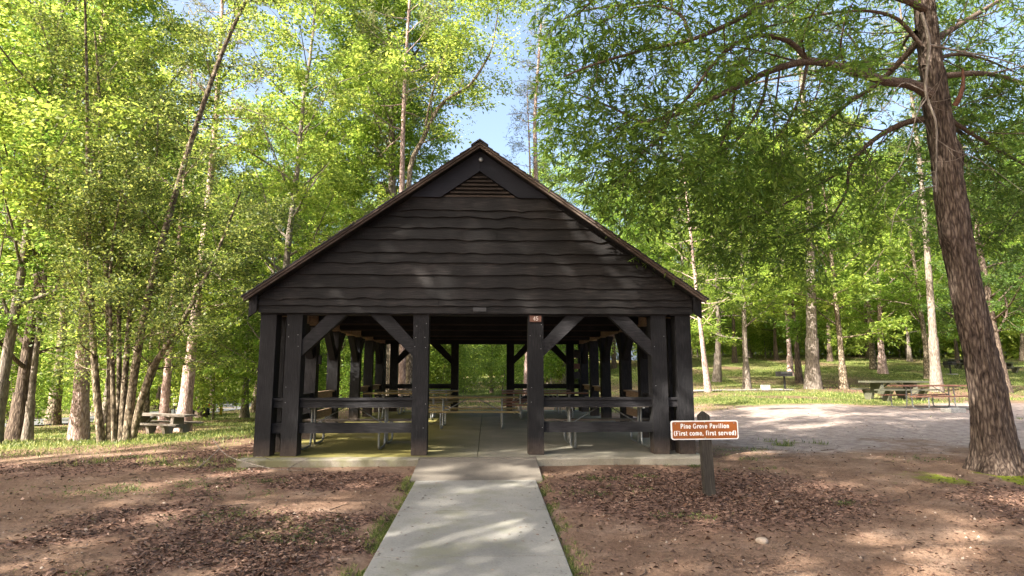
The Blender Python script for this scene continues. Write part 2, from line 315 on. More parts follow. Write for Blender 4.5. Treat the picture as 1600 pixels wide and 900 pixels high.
def broad(seed, Ht, r, s0, Rc, lean=(0, 0), n1=26, leafn=34, leaf=.16, n2=7, n3=6, lift=.1, forkwander=.25, tight=False):
    rng = np.random.default_rng(seed); z = np.linspace(0, Ht, 22)
    wx = np.cumsum(rng.normal(0, forkwander * .25, 22)); wy = np.cumsum(rng.normal(0, forkwander * .25, 22)); f = (z / Ht)
    pts = np.stack([lean[0] * f + (wx - wx[0]) * f, lean[1] * f + (wy - wy[0]) * f, z - .1], 1)
    prof = lambda t: (math.sin(math.pi * min(1, max(0, (t - s0) / (1 - s0) * .82 + .18))) ** .6) * .9 + .1
    lv = [dict(n=n1, L=Rc, ang=1.15, up=.07, s0=s0, prof=prof, lift=lift, wander=.12, seg=6, rr=.42),
          dict(n=n2, L=Rc * .42, ang=.85, up=.0, s0=.22, flat=.5, wander=.15, seg=4, rr=.5),
          dict(n=n3, L=.95, ang=.8, up=-.02, s0=.15, flat=.6, seg=2, wander=.15, rr=.5)]
    T, cr = grow(rng, [], lv, dict(n=leafn, spread=.2, len=leaf, asp=.55), .014) if False else (None, None)
    T2, cr = grow(rng, [(pts, r * .92, r * .12, s0)], lv, dict(n=leafn, spread=.14 if tight else .16, len=leaf, asp=.55, tilt=.6, skip=.3 if tight else .18), .014)
    T2.add(pts[:3].copy() + 0, flare(np.array([0, z[1], z[2]]) * 1.0, r * .94, .55, .5), 10)
    return T2.mesh('trunk'), cr
def pine(seed, Ht, r, s0, Rc, leafn=30, n1=34, lean=(0, 0)):
    rng = np.random.default_rng(seed); z = np.linspace(0, Ht, 18); f = z / Ht
    pts = np.stack([lean[0] * f + .25 * np.sin(f * 5 + seed), lean[1] * f + .2 * np.sin(f * 4 + seed), z - .1], 1); pts[:, 0] -= pts[0, 0]; pts[:, 1] -= pts[0, 1]
    lv = [dict(n=n1, L=Rc, ang=1.35, up=.03, s0=s0, prof=lambda t: 1.05 - .75 * (t - s0) / (1 - s0), wander=.1, seg=5, rr=.3),
          dict(n=7, L=Rc * .38, ang=.8, up=.03, s0=.3, flat=.6, wander=.12, seg=3, rr=.5)]
    T2, cr = grow(rng, [(pts, r * .9, r * .15, s0)], lv, dict(n=leafn, spread=.13, len=.24, asp=.14, tilt=1.2, tan=.5, droop=.1, flatz=.9), .012)
    T2.add(pts[:3], flare(np.array([0, z[1], z[2]]), r * .92, .5, .5), 12)
    return T2.mesh('trunk'), cr
PROTO = {
 'broad_low':  broad(11, 18, .24, .12, 5.4, n1=30, leafn=50, leaf=.13),
 'broad_low2': broad(12, 20, .27, .16, 5.2, n1=32, lean=(1.2, 0), leafn=50, leaf=.13),
 'broad_high': broad(13, 21, .30, .36, 6.0, n1=27),
 'broad_high2': broad(14, 19, .26, .32, 5.6, n1=26, lean=(-.8, .5)),
 'canopy': broad(18, 21, .30, .38, 5.6, n1=15, leafn=85, n2=4, n3=3, leaf=.2, tight=True),
 'mid_tree': broad(19, 16, .22, .2, 5.0, n1=28, leafn=36, leaf=.17),
 'thin_tree': broad(15, 15, .12, .30, 3.4, n1=22, leafn=26, n2=6, n3=5, leaf=.14),
 'sapling': broad(16, 6.5, .06, .08, 2.3, n1=20, leafn=24, n2=6, n3=4, leaf=.14, lift=.15),
 'bush': broad(17, 3.0, .05, .05, 1.9, n1=18, leafn=26, n2=6, n3=4, leaf=.11, lift=.3),
 'pine_tall': pine(21, 25, .30, .50, 3.6),
 'pine_low': pine(22, 17, .22, .22, 3.2, n1=44),
}
CROWNCOUNT = 0
def tree(kind, name, label, x, y, sc=1.0, thick=1.0, rz=0.0, leafm='leaf_g', barkm='bark_grey', group=None, cat='tree'):
    t = thing(name, label, cat, (x, y, h(x, y)), rz, group)
    for nm, me, m in (('trunk', PROTO[kind][0], barkm), ('crown', PROTO[kind][1], leafm)):
        if not me.materials: me.materials.append(None)
        o = bpy.data.objects.new(nm if cat == 'tree' else {'trunk': 'stems', 'crown': 'foliage'}[nm], me); COL.objects.link(o); o.parent = t
        o.material_slots[0].link = 'OBJECT'; o.material_slots[0].material = M[m]
        o.scale = (sc * (thick if nm == 'trunk' else 1), sc * (thick if nm == 'trunk' else 1), sc)
    return t
exec_parts = []
# ------------------------------------------------------------------ ground
def axis(lo, hi, a, b, fine, g=1.13):
    v = list(np.arange(a, b + 1e-6, fine)); s = fine
    while v[-1] < hi: s *= g; v.append(v[-1] + s)
    s = fine; u = []; c = v[0]
    while c > lo: s *= g; c -= s; u.append(c)
    return np.array(u[::-1] + v)
gx = axis(-260, 260, -9, 13, .11); gy = axis(-120, 400, 3.5, 13, .09)
GX, GY = np.meshgrid(gx, gy, indexing='ij')
def masks(x, y):
    n = fbm(x * .45, y * .45, 31); n2 = fbm(x * 1.6, y * 1.6, 57)
    # grass
    gl = sst(12, 15.5, y + 1.2 * n) * (1 - sst(-7.5, -3.5, x + (n - .5) * 4))
    gr = sst(22, 24, y + (n - .5) * 5) * sst(-6, -2, x)
    ga = sst(24, 26, y)
    grass = np.clip(np.maximum(np.maximum(gl, gr), ga), 0, 1)
    thin = sst(.34, .56, fbm(x * .16 + 4, y * .42, 77)); band = sst(.4, .6, n)
    grass = grass * (.35 + .65 * thin) * (.5 + .5 * band)
    patch = sst(.66, .78, n) * sst(.45, .6, n2) * (y > 2)
    grass = np.maximum(grass, patch * .75 * (1 - sst(12, 20, y) * (x > 4)))
    worn = sst(.42, .62, fbm(x * .28 + 3, y * .8, 71)) * sst(20, 23, y) * (1 - sst(30, 34, y)); grass = grass * (1 - .75 * worn)
    # gravelly clearing on the right
    gv = sst(10.0, 13.5, y + (n - .5) * 6 ) * (1 - sst(19.5, 24, y + (n - .5) * 7 + (n2 - .5) * 3)) * sst(4.1, 6.3, x + (n2 - .5) * 2)
    # leaf litter
    sp = np.exp(-(((x - 3.0) / 2.2) ** 2 + ((y - 8.4) / 1.7) ** 2) ** 1.5)
    rt = sst(5.2, 7.5, x + (n2 - .5)) * (1 - sst(7, 9.5, y + (n - .5) * 2)) * (1 - gv)
    lf = sst(.36, .66, n * .6 + n2 * .4) * (1 - sst(-.9, -.6, x)) * (1 - sst(13, 19, y)) * .9
    ctr = np.exp(-(((x + 2.3) / 1.2) ** 2 + ((y - 9.4) / .7) ** 2) ** 2)
    lt = np.clip(np.maximum.reduce([sp, rt * .9, lf, ctr * .95, .25 * n2]), 0, 1) * (1 - gv) 
    far = sst(.5, .62, fbm(x * .2 + 9, y * .35, 91)) * sst(22, 26, y) * .8
    lt = np.maximum(lt, far)
    mo = np.exp(-(((x - 8.3) / 1.5) ** 2 + ((y - 9.2) / .5) ** 2)) * sst(.4, .6, n2)
    return np.clip(grass * (1 - .7 * lt), 0, 1), lt, gv, mo
GZ = H(GX, GY) + .035 * (fbm(GX * 1.2, GY * 1.2, 8) - .5) + .014 * (fbm(GX * 5, GY * 5, 9) - .5)
# keep the ground below the slab and the path
PX = -.15
def under(x, y, z):
    onp = (np.abs(x - PX) < 1.0) & (y < 10.75); z = np.where(onp, np.minimum(z, -.12 - .03 * np.clip(10.4 - y, 0, 12) - .035), z)
    ins = (np.abs(x - PX) < 4.05) & (y > 10.62) & (y < 23.35); return np.where(ins, np.minimum(z, -.16), z)
GZ = under(GX, GY, GZ)
nx, ny = GX.shape
I = np.arange(nx * ny).reshape(nx, ny)
Fq = np.stack([I[:-1, :-1], I[1:, :-1], I[1:, 1:], I[:-1, 1:]], -1).reshape(-1, 4)
gm = arrmesh('ground', np.stack([GX, GY, GZ], -1).reshape(-1, 3), Fq); gm.shade_smooth()
g_, l_, v_, mo_ = masks(GX, GY)
ca = gm.color_attributes.new('cover', 'FLOAT_COLOR', 'POINT')
ca.data.foreach_set('color', np.stack([g_, l_, v_, mo_], -1).astype(np.float32).ravel())
def groundmat():
    m, t, b, N, Lk = mat('ground_soil'); at_ = N('ShaderNodeAttribute'); at_.attribute_name = 'cover'; sp = N('ShaderNodeSeparateColor'); Lk(at_.outputs['Color'], sp.inputs[0])
    tc = N('ShaderNodeTexCoord').outputs['Object']
    def mix(f, a, b2):
        x = N('ShaderNodeMix'); x.data_type = 'RGBA'; 
        if hasattr(f, 'links') or hasattr(f, 'node'): Lk(f, x.inputs[0])
        else: x.inputs[0].default_value = f
        for s_, k in ((a, 6), (b2, 7)):
            if isinstance(s_, tuple): x.inputs[k].default_value = rgb(s_)
            else: Lk(s_, x.inputs[k])
        return x.outputs[2]
    n1 = noise(N, Lk, tc, 1.5, 8, .65); n2 = noise(N, Lk, tc, 22, 6, .75); n3 = noise(N, Lk, tc, 5, 6, .7)
    r1 = ramp(N, [(.3, (.12, .072, .048)), (.5, (.21, .135, .092)), (.7, (.32, .222, .16))]); Lk(n1, r1.inputs[0]); dirt = r1.outputs[0]
    r2 = ramp(N, [(.3, (.45,) * 3), (.55, (1,) * 3), (.75, (1.35,) * 3)]); Lk(n2, r2.inputs[0])
    mm = N('ShaderNodeMix'); mm.data_type = 'RGBA'; mm.blend_type = 'MULTIPLY'; mm.inputs[0].default_value = .75; Lk(dirt, mm.inputs[6]); Lk(r2.outputs[0], mm.inputs[7]); dirt = mm.outputs[2]
    # litter: flakes
    vo = N('ShaderNodeTexVoronoi'); vo.inputs['Scale'].default_value = 26; Lk(tc, vo.inputs['Vector'])
    sv = N('ShaderNodeSeparateColor'); Lk(vo.outputs['Color'], sv.inputs[0])
    rl = ramp(N, [(0, (.05, .03, .022)), (.5, (.13, .075, .055)), (1, (.27, .165, .12))]); Lk(sv.outputs[0], rl.inputs[0])
    def thr(v, lo, hi):
        a = N('ShaderNodeMath'); a.operation = 'MULTIPLY_ADD'; Lk(n3, a.inputs[0]); a.inputs[1].default_value = .9; Lk(v, a.inputs[2])
        q = N('ShaderNodeMapRange'); q.inputs[1].default_value = lo; q.inputs[2].default_value = hi; q.clamp = True; Lk(a.outputs[0], q.inputs[0]); return q.outputs[0]
    rg = ramp(N, [(.3, (.055, .08, .018)), (.5, (.115, .14, .035)), (.72, (.24, .235, .095))]); Lk(n3, rg.inputs[0])
    rv = ramp(N, [(.3, (.18, .14, .12)), (.5, (.29, .235, .205)), (.7, (.40, .34, .30))]); Lk(n3, rv.inputs[0])
    col = mix(thr(sp.outputs[2], .55, 1.1), dirt, rv.outputs[0])
    col = mix(thr(sp.outputs[1], .6, .95), col, rl.outputs[0])
    col = mix(thr(sp.outputs[0], .55, 1.0), col, rg.outputs[0])
    col = mix(thr(at_.outputs['Alpha'], .6, .9), col, (.16, .19, .02))
    Lk(col, b.inputs['Base Color']); b.inputs['Roughness'].default_value = .95; b.inputs['Specular IOR Level'].default_value = .1
    ad = N('ShaderNodeMath'); ad.operation = 'ADD'; Lk(n2, ad.inputs[0]); Lk(sv.outputs[1], ad.inputs[1]); bump(N, Lk, ad.outputs[0], b, .8, .02); return m
tag(link('ground', gm, groundmat()), kind='structure')
def gz(x, y):
    x = np.asarray(x, float); y = np.asarray(y, float)
    return under(x, y, H(x, y) + .035 * (fbm(x * 1.2, y * 1.2, 8) - .5) + .014 * (fbm(x * 5, y * 5, 9) - .5))

# ------------------------------------------------------------------ path, apron, roads
def pz(y): return -.12 - .03 * np.clip(10.4 - y, 0, 12)
bm = B(); Yj = 9.28
ys = [-12, -8, -5, -1, 1.0, 2.6, 4.2, 5.9, 7.55, Yj]
for a, b_ in zip(ys[:-1], ys[1:]):
    n = 6; yy = np.linspace(a + .007, b_ - .007, n); lo = []
    x0, x1 = PX - .90, PX + .90
    for k, y in enumerate(yy): lo.append([bm.verts.new((x, y, float(pz(y)) + d)) for x, d in ((x0, -.12), (x0, .0), (x0 + .01, .012), (x1 - .01, .012), (x1, 0), (x1, -.12))])
    for k in range(n - 1):
        for q in range(5): bm.faces.new((lo[k][q], lo[k][q + 1], lo[k + 1][q + 1], lo[k + 1][q]))
    bm.faces.new(lo[0]); bm.faces.new(lo[-1][::-1])
pth = ob('path', bm, M['path']); tag(pth, kind='structure')
bm = B(); z0 = float(pz(Yj)) + .012
prism(bm, [(Yj + .006, -.32), (10.55, -.25), (10.55, -.012), (10.3, -.02), (Yj + .006, z0)], 'x', PX - .98, PX + 1.0)
tag(ob('path_apron', bm, M['apron'], bevel=.006), kind='structure')
def road(name, pts, wd, m, lift=.03, res=60):
    P = spl([(x, y, 0) for x, y in pts], res); T = np.gradient(P, axis=0); T /= np.linalg.norm(T, axis=1)[:, None]; Nn = np.stack([-T[:, 1], T[:, 0], T[:, 2] * 0], 1); rows = []
    for o_ in np.linspace(-.5, .5, 7):
        q = P + Nn * wd * o_; q[:, 2] = np.maximum.reduce([H(q[:, 0] + a, q[:, 1] + b_) for a in (-.8, 0, .8) for b_ in (-.8, 0, .8)]) + lift; rows.append(q)
    V = np.stack(rows, 0).reshape(-1, 3); I = np.arange(7 * res).reshape(7, res); F = np.stack([I[:-1, :-1], I[1:, :-1], I[1:, 1:], I[:-1, 1:]], -1).reshape(-1, 4)
    return tag(link(name, arrmesh(name, V, F), m), kind='structure')
road('road', [(-80, 2), (-46, 14), (-29, 25), (-26.5, 40), (-28.5, 60), (-33, 78), (-45, 95)], 6.5, M['asphalt'])
road('gravel_track', [(4.6, 29), (9, 31), (13, 32.2), (16.5, 32.6)], 1.4, plain('pale_gravel', (.27, .235, .20), .95, 0, .3, 4), .012)

# ------------------------------------------------------------------ pavilion
CX = PX; YF = 10.9; YB = 22.9; TW = .28
pav = thing('pavilion', 'black stained timber picnic pavilion with waney edge board gable and open sides', 'pavilion', (CX, YF, 0))
def pb(name, bm, m, bevel=.006, parent=None, smooth=False): return ob(name, bm, M[m] if isinstance(m, str) else m, parent or pav, True, bevel, smooth)
# slab in two halves with a joint
for a, b_ in ((-3.98, -.006), (.006, 3.98)):
    bm = B(); box(bm, CX + a, CX + b_, 10.75, 23.3, -.3, 0); pb('slab', bm, 'slab', .01)
for a, b_ in ((-4.02, -1.0), (1.02, 3.98)):
    bm = B(); rr = random.Random(int(a * 10)); n = 26; xs = np.linspace(CX + a, CX + b_, n)
    for k in range(n - 1):
        pass
    prev = None
    ring = []
    for x in xs:
        e = rr.uniform(-.008, .008); ring.append([bm.verts.new(p) for p in ((x, 10.52 + e, -.3), (x, 10.51 + e, -.02 + rr.uniform(-.006, .004)), (x, 10.55 + e, .002), (x, 10.746, .002), (x, 10.746, -.3))])
    for k in range(n - 1):
        for q in range(4): bm.faces.new((ring[k][q], ring[k][q + 1], ring[k + 1][q + 1], ring[k + 1][q]))
    bm.faces.new(ring[0]); bm.faces.new(ring[-1][::-1]); pb('slab_edge', bm, 'slab2', 0)
# level middle between edge strips
bm = B(); box(bm, CX - .996, CX + 1.016, 10.556, 10.745, -.25, -.004); pb('slab_edge', bm, 'apron', .003)
ZB = 2.48                                  # underside of the tie beams
postx = [-3.76, -3.30, -1.04, 1.04, 3.30, 3.76]
def post(x, y, w_=TW, z1=ZB, sx=1):
    rr = random.Random(int(x * 91 + y * 37)); bm = B(); tw = rr.uniform(-.006, .006)
    box(bm, CX + x - w_ / 2, CX + x + w_ / 2, y, y + w_, .004, z1)
    for v in bm.verts:
        if v.co.z < .1: v.co.x += rr.uniform(-.006, .006); v.co.y += rr.uniform(-.006, .006)
    pb('post', bm, 'black_v', .014)
for x in postx: post(x, YF)
for x in postx: post(x, YB - TW)
sy = [11.42, 13.55, 15.5, 18.15, 20.1, 22.15]
for s in (-1, 1):
    for y in sy: post(s * 3.76, y, .27)
def brace_front(x0, s, y0, d=.15):
    bm = B(); prism(bm, [(CX + x0, 1.74), (CX + x0, 2.03), (CX + x0 + s * .42, ZB - .002), (CX + x0 + s * .78, ZB - .002)], 'y', y0, y0 + d); pb('brace', bm, 'black_h', .008)
for y0 in (YF + .02, YB - .2):
    brace_front(-3.16, 1, y0); brace_front(-1.18, -1, y0); brace_front(1.18, 1, y0); brace_front(3.16, -1, y0)
def brace_side(x, yp, s):
    bm = B(); prism(bm, [(yp, 1.74), (yp, 2.03), (yp + s * .42, ZB - .002), (yp + s * .78, ZB - .002)], 'x', CX + x - .075, CX + x + .075); pb('brace', bm, 'black_y', .008)
for s in (-1, 1):
    for yp, d in ((11.69, 1), (13.55, -1), (15.5, -1), (15.77, 1), (18.15, -1), (18.42, 1), (20.37, 1), (22.15, -1)): brace_side(s * 3.76, yp, d)
    bm = B(); box(bm, CX + s * 3.76 - .13, CX + s * 3.76 + .13, YF + .30, YB - .3, ZB, ZB + .26); pb('side_beam', bm, 'brown_y')
    for k, y in enumerate((12.9, 14.9, 16.9, 18.9, 20.9)): 
        bm = B(); box(bm, CX + s * 3.62 - .02, CX + s * 3.62 + .02, y, y + .14, ZB + .02, ZB + .5); pb('rafter_block', bm, 'brown_y', .004)
# tie beams across
bm = B(); box(bm, CX - 3.50, CX + 3.47, YF + .0, YF + .26, ZB, ZB + .26); pb('tie_beam', bm, 'black_h')
for s in (-1, 1):
    bm = B(); box(bm, CX + s * 3.71 - .19, CX + s * 3.71 + .19, YF - .02, YF + .28, ZB + .002, ZB + .24); pb('beam_end', bm, 'black_h', .02)
for y in (13.6, 15.55, 18.2, 20.15):
    bm = B(); box(bm, CX - 3.62, CX + 3.62, y, y + .16, ZB + .05, ZB + .3); t_ = pb('tie_beam', bm, 'black_h')
    bm = B(); box(bm, CX - 3.60, CX + 3.60, y + .02, y + .05, ZB + .02, ZB + .047); ob('batten', bm, M['louver'], t_, True, 0)
bm = B(); box(bm, CX - 3.9, CX + 3.9, YB - .26, YB, ZB, ZB + .26); pb('tie_beam', bm, 'black_h')
# rails
def rail(x0, x1, y0, y1, cap=True, mt='black_h', low=True):
    dx = x1 - x0; along_x = dx > (y1 - y0)
    bm = B()
    box(bm, x0, x1, y0, y1, .83, .955); pb('rail', bm, mt, .006)
    if cap:
        bm = B()
        if along_x: box(bm, x0, x1, y0 - .03, y1 + .1, .958, 1.0)
        else: box(bm, x0 - .06, x1 + .06, y0, y1, .958, 1.0)
        pb('rail_cap', bm, mt, .006)
    if low: bm = B(); box(bm, x0, x1, y0 + (0.0 if along_x else 0), y1, .385, .565); pb('rail', bm, mt, .006)
for ya, yb in ((YF + .07, YF + .13), (YB - .2, YB - .14)):
    for a, b_ in ((-3.62, -3.44), (-3.16, -1.18), (1.18, 3.16), (3.44, 3.62)): rail(CX + a, CX + b_, ya, yb)
for s in (-1, 1):
    for a, b_ in ((11.18, 11.42), (11.69, 13.55), (13.82, 15.5), (18.42, 20.1), (20.37, 22.15)):
        rail(CX + s * 3.76 - .03, CX + s * 3.76 + .03, a, b_, True, 'brown_y' if a > 13 else 'black_y')
# roof
SL = .700; ZR = 5.60; YR0 = 10.62; YR1 = 23.2; XE = 4.12
def zroof(x): return ZR - SL * abs(x)
th = math.hypot(1, SL)
def roof_layer(x0, x1, d0, d1, y0, y1):     # d measured vertically above the roof line
    pr = []
    bm = B()
    for s in (-1, 1):
        prism(bm, [(CX + s * x0, zroof(x0) + d0), (CX + s * x1, zroof(x1) + d0), (CX + s * x1, zroof(x1) + d1), (CX + s * x0, zroof(x0) + d1)], 'y', y0, y1)
    return bm
rf = pb('roof', roof_layer(.001, XE - .03, .0, .045, YR0 + .07, YR1 - .07), 'black_y', 0)
# shingle courses, stepped, slightly ragged
bm = B(); rr = random.Random(4); nc = 34
for s in (-1, 1):
    for k in range(nc):
        xa = XE + .03 - k * (XE + .03) / nc; xb = max(.0, xa - (XE + .03) / nc - .06); e = rr.uniform(-.012, .012)
        prism(bm, [(CX + s * xb, zroof(xb) + .055), (CX + s * xa, zroof(xa) + .055), (CX + s * xa, zroof(xa) + .055 + .03), (CX + s * xb, zroof(xb) + .062)], 'y', YR0 - .035 + e, YR1 + .035 + e)
ob('shingles', bm, M['shingle'], rf, True, 0)
bm = B()
for s in (-1, 1): prism(bm, [(CX, zroof(0) + .09), (CX + s * .16, zroof(.16) + .09), (CX + s * .16, zroof(.16) + .115), (CX, zroof(0) + .115)], 'y', YR0 - .05, YR1 + .05)
ob('ridge_cap', bm, M['shingle'], rf, True, 0)
for yy0, yy1, yy2 in ((YR0, YR0 + .03, YR0 - .02), (YR1 - .03, YR1, YR1)):
    for s in (-1, 1):
        for (d0, d1, ya, yb, mm_) in ((-.028, .012, yy0 + .012, yy1 + .03, 'rake'), (.016, .052, min(yy0, yy2), yy1, 'rake')):
            cuts = [.0, 1.9, XE] if d0 < 0 else [.0, 2.6, XE]
            for xa, xb in zip(cuts[:-1], cuts[1:]):
                bm = B(); xa2 = xa + .003; prism(bm, [(CX + s * xa2, zroof(xa2) + d0), (CX + s * xb, zroof(xb) + d0), (CX + s * xb, zroof(xb) + d1), (CX + s * xa2, zroof(xa2) + d1)], 'y', ya, yb); pb('rake_board', bm, mm_, .003)
# rafters
for y in np.arange(11.3, 22.9, .6):
    for s in (-1, 1):
        bm = B(); prism(bm, [(CX + s * .02, zroof(0) - .16), (CX + s * 4.05, zroof(4.05) - .16), (CX + s * 4.05, zroof(4.05) - .005), (CX + s * .02, zroof(0) - .005)], 'y', y, y + .05); pb('rafter', bm, 'black_h', 0)
for s in (-1, 1):       # rafter tails at the gable, plumb cut with a sloping foot
    for ya, yb in ((YF - .12, YF - .07), (YB + .07, YB + .12)):
        bm = B(); prism(bm, [(CX + s * 3.94, zroof(3.94) - .01), (CX + s * 4.08, zroof(4.08) - .01), (CX + s * 4.08, 2.42), (CX + s * 3.94, 2.52)], 'y', ya, yb); pb('rafter_tail', bm, 'black_v', .004)
    bm = B(); prism(bm, [(CX + s * 3.96, zroof(3.96) - .01), (CX + s * 4.09, zroof(4.09) - .01), (CX + s * 4.09, zroof(4.09) - .16), (CX + s * 3.96, zroof(3.96) - .18)], 'y', YF + .0, YB); pb('fascia', bm, 'black_y', .004)
# dark backing behind the boards, then the waney boards
def boards(yp, s, seed):
    rng = random.Random(seed)
    zl = [at(743, p, 10.85).z for p in (309.5, 328.7, 339.5, 356.7, 375, 396, 411, 430, 450, 467.7, 478.5, 490)]
    for k in range(len(zl) - 1):
        zt, zb = zl[k] + .02, zl[k + 1]
        last2 = k >= len(zl) - 3
        def half(z): return 3.93 if last2 else min(3.93 if last2 else 9, (ZR - .03 - z) / SL - .02)
        full = half(zb); cuts = [-full, full]
        j = rng.uniform(-1, 1.2) if k % 2 else None
        if j is not None and k < 10: cuts = [-full, j, full]
        w = [(rng.uniform(.5, 9), rng.uniform(0, 6.3), rng.uniform(.0015, .0065)) for _ in range(6)]
        knots = [(rng.uniform(-full, full), rng.uniform(-.02, .045), rng.uniform(.05, .25)) for _ in range(rng.randint(0, 3))]
        amp = .25 if k == len(zl) - 2 else 1
        def wav(x):
            v = sum(a * math.sin(f * x * 1.7 + p) for f, p, a in w)
            for kx, ka, kw in knots: v -= ka * math.exp(-((x - kx) / kw) ** 2)
            return v * amp
        for a, b_ in zip(cuts[:-1], cuts[1:]):
            bm = B(); n = max(6, int((b_ - a) * 22)); rows = []
            for q in range(n + 1):
                f = q / n; xb = a + .003 + (b_ - a - .006) * f
                ht = half(zt); xt = max(-ht, min(ht, xb)) 
                z_b = zb + wav(xb)
                ztt = zt if abs(xb) <= ht else min(zt, ZR - .03 - SL * (abs(xb) + .02))
                ztt = max(ztt, z_b + .004)
                yo = yp + s * .012; yo2 = yp + s * (.05 + .004 * math.sin(xb * 2 + k))
                rows.append([bm.verts.new(p) for p in ((CX + xb, yo, ztt), (CX + xb, yo2, z_b), (CX + xb, yo2 - s * .028, z_b - .001), (CX + xb, yp, ztt))])
            for q in range(n):
                for e in range(4): bm.faces.new((rows[q][e], rows[q][(e + 1) % 4], rows[q + 1][(e + 1) % 4], rows[q + 1][e]))
            bm.faces.new(rows[0]); bm.faces.new(rows[-1][::-1])
            pb('siding_board', bm, 'siding', 0)
    # peak board and louvre
    zv, zp = zl[0], at(743, 268, 10.85).z
    y0, y1 = (yp + s * .03, yp + s * .06)
    for q in (-1, 1):
        bm = B(); xo = (ZR - .03 - zv) / SL - .005
        prism(bm, [(CX + q * .002, ZR - .03), (CX + q * xo, zv + .004), (CX + q * .72, zv + .004), (CX + q * .002, zp)], 'y', min(y0, y1), max(y0, y1)); pb('peak_board', bm, 'peak', .003)
    v = pb('louvre_vent', prism(B(), [(CX - .74, zv - .0), (CX + .74, zv - .0), (CX, zp + .02)], 'y', min(yp - s * .05, yp - s * .08), max(yp - s * .05, yp - s * .08)), M['vent_black'], 0)  # near-black panel closing the vent behind the slats
    nl = 7; hh = zp - zv
    for k in range(nl):
        z = zv + .02 + k * hh / nl; wdt = .72 * (1 - (z - zv + .03) / hh)
        if wdt < .04: continue
        bm = B(); prism(bm, [(yp + s * .028, z), (yp - s * .045, z + .055), (yp - s * .045, z + .067), (yp + s * .028, z + .028)], 'x', CX - wdt, CX + wdt); ob('slat', bm, M['louver'], v, True, 0)
    # backing
    pb('gable_backing', prism(B(), [(CX - 3.9, ZB + .265), (CX + 3.9, ZB + .265), (CX + 3.9, zroof(3.9) - .02), (CX + 1.5, zroof(1.5) - .02), (CX + .8, zv - .02), (CX - .8, zv - .02), (CX - 1.5, zroof(1.5) - .02), (CX - 3.9, zroof(3.9) - .02)], 'y', min(yp, yp - s * .02), max(yp, yp - s * .02)), 'black_h', 0)
boards(YF - .025, -1, 3); boards(YB + .025, 1, 9)
# peak lamp, number plate, name plate, nails, conduit box
bm = B(); bmesh.ops.create_uvsphere(bm, u_segments=12, v_segments=8, radius=.045)
for v in bm.verts: v.co.y *= .6; v.co += Vector((CX + .02, YF - .12, at(745, 250, 10.8).z))
pb('peak_light', bm, 'galv', 0, smooth=True)
pl = pb('number_plate', box(B(), CX + .93, CX + 1.14, YF - .032, YF - .003, 2.36, 2.475), 'rust', .004)
pb('name_plate', box(B(), CX - .1, CX + .135, YF - .10, YF - .082, 2.54, 2.61), plain('dull_grey_plate', (.035, .035, .038), .6), .002)
pb('switch_box', box(B(), CX - 3.62, CX - 3.55, 13.62, 13.74, 1.62, 1.82), 'iron', .005)
for k, (z, hgt, m_) in enumerate(((1.95, .3, 'iron'), (1.55, .2, 'rust'), (1.2, .25, 'iron'))):
    pb('meter_box', box(B(), CX + 3.35, CX + 3.55, 22.0, 22.12, z, z + hgt), m_, .01)
bm = B()
rr = random.Random(7)
for x in (-1.04, 1.04, 3.30, -3.3):
    for z in (1.9, 2.1, 2.3, .92, .5, 1.2):
        for q in (-.09, .09):
            if rr.random() < .45:
                a, b_ = CX + x + q + rr.uniform(-.02, .02), z + rr.uniform(-.03, .03); box(bm, a - .006, a + .006, YF - .004, YF + .001, b_ - .006, b_ + .006)
nails = pb('nail_heads', bm, 'galv', 0); nails['kind'] = 'stuff'

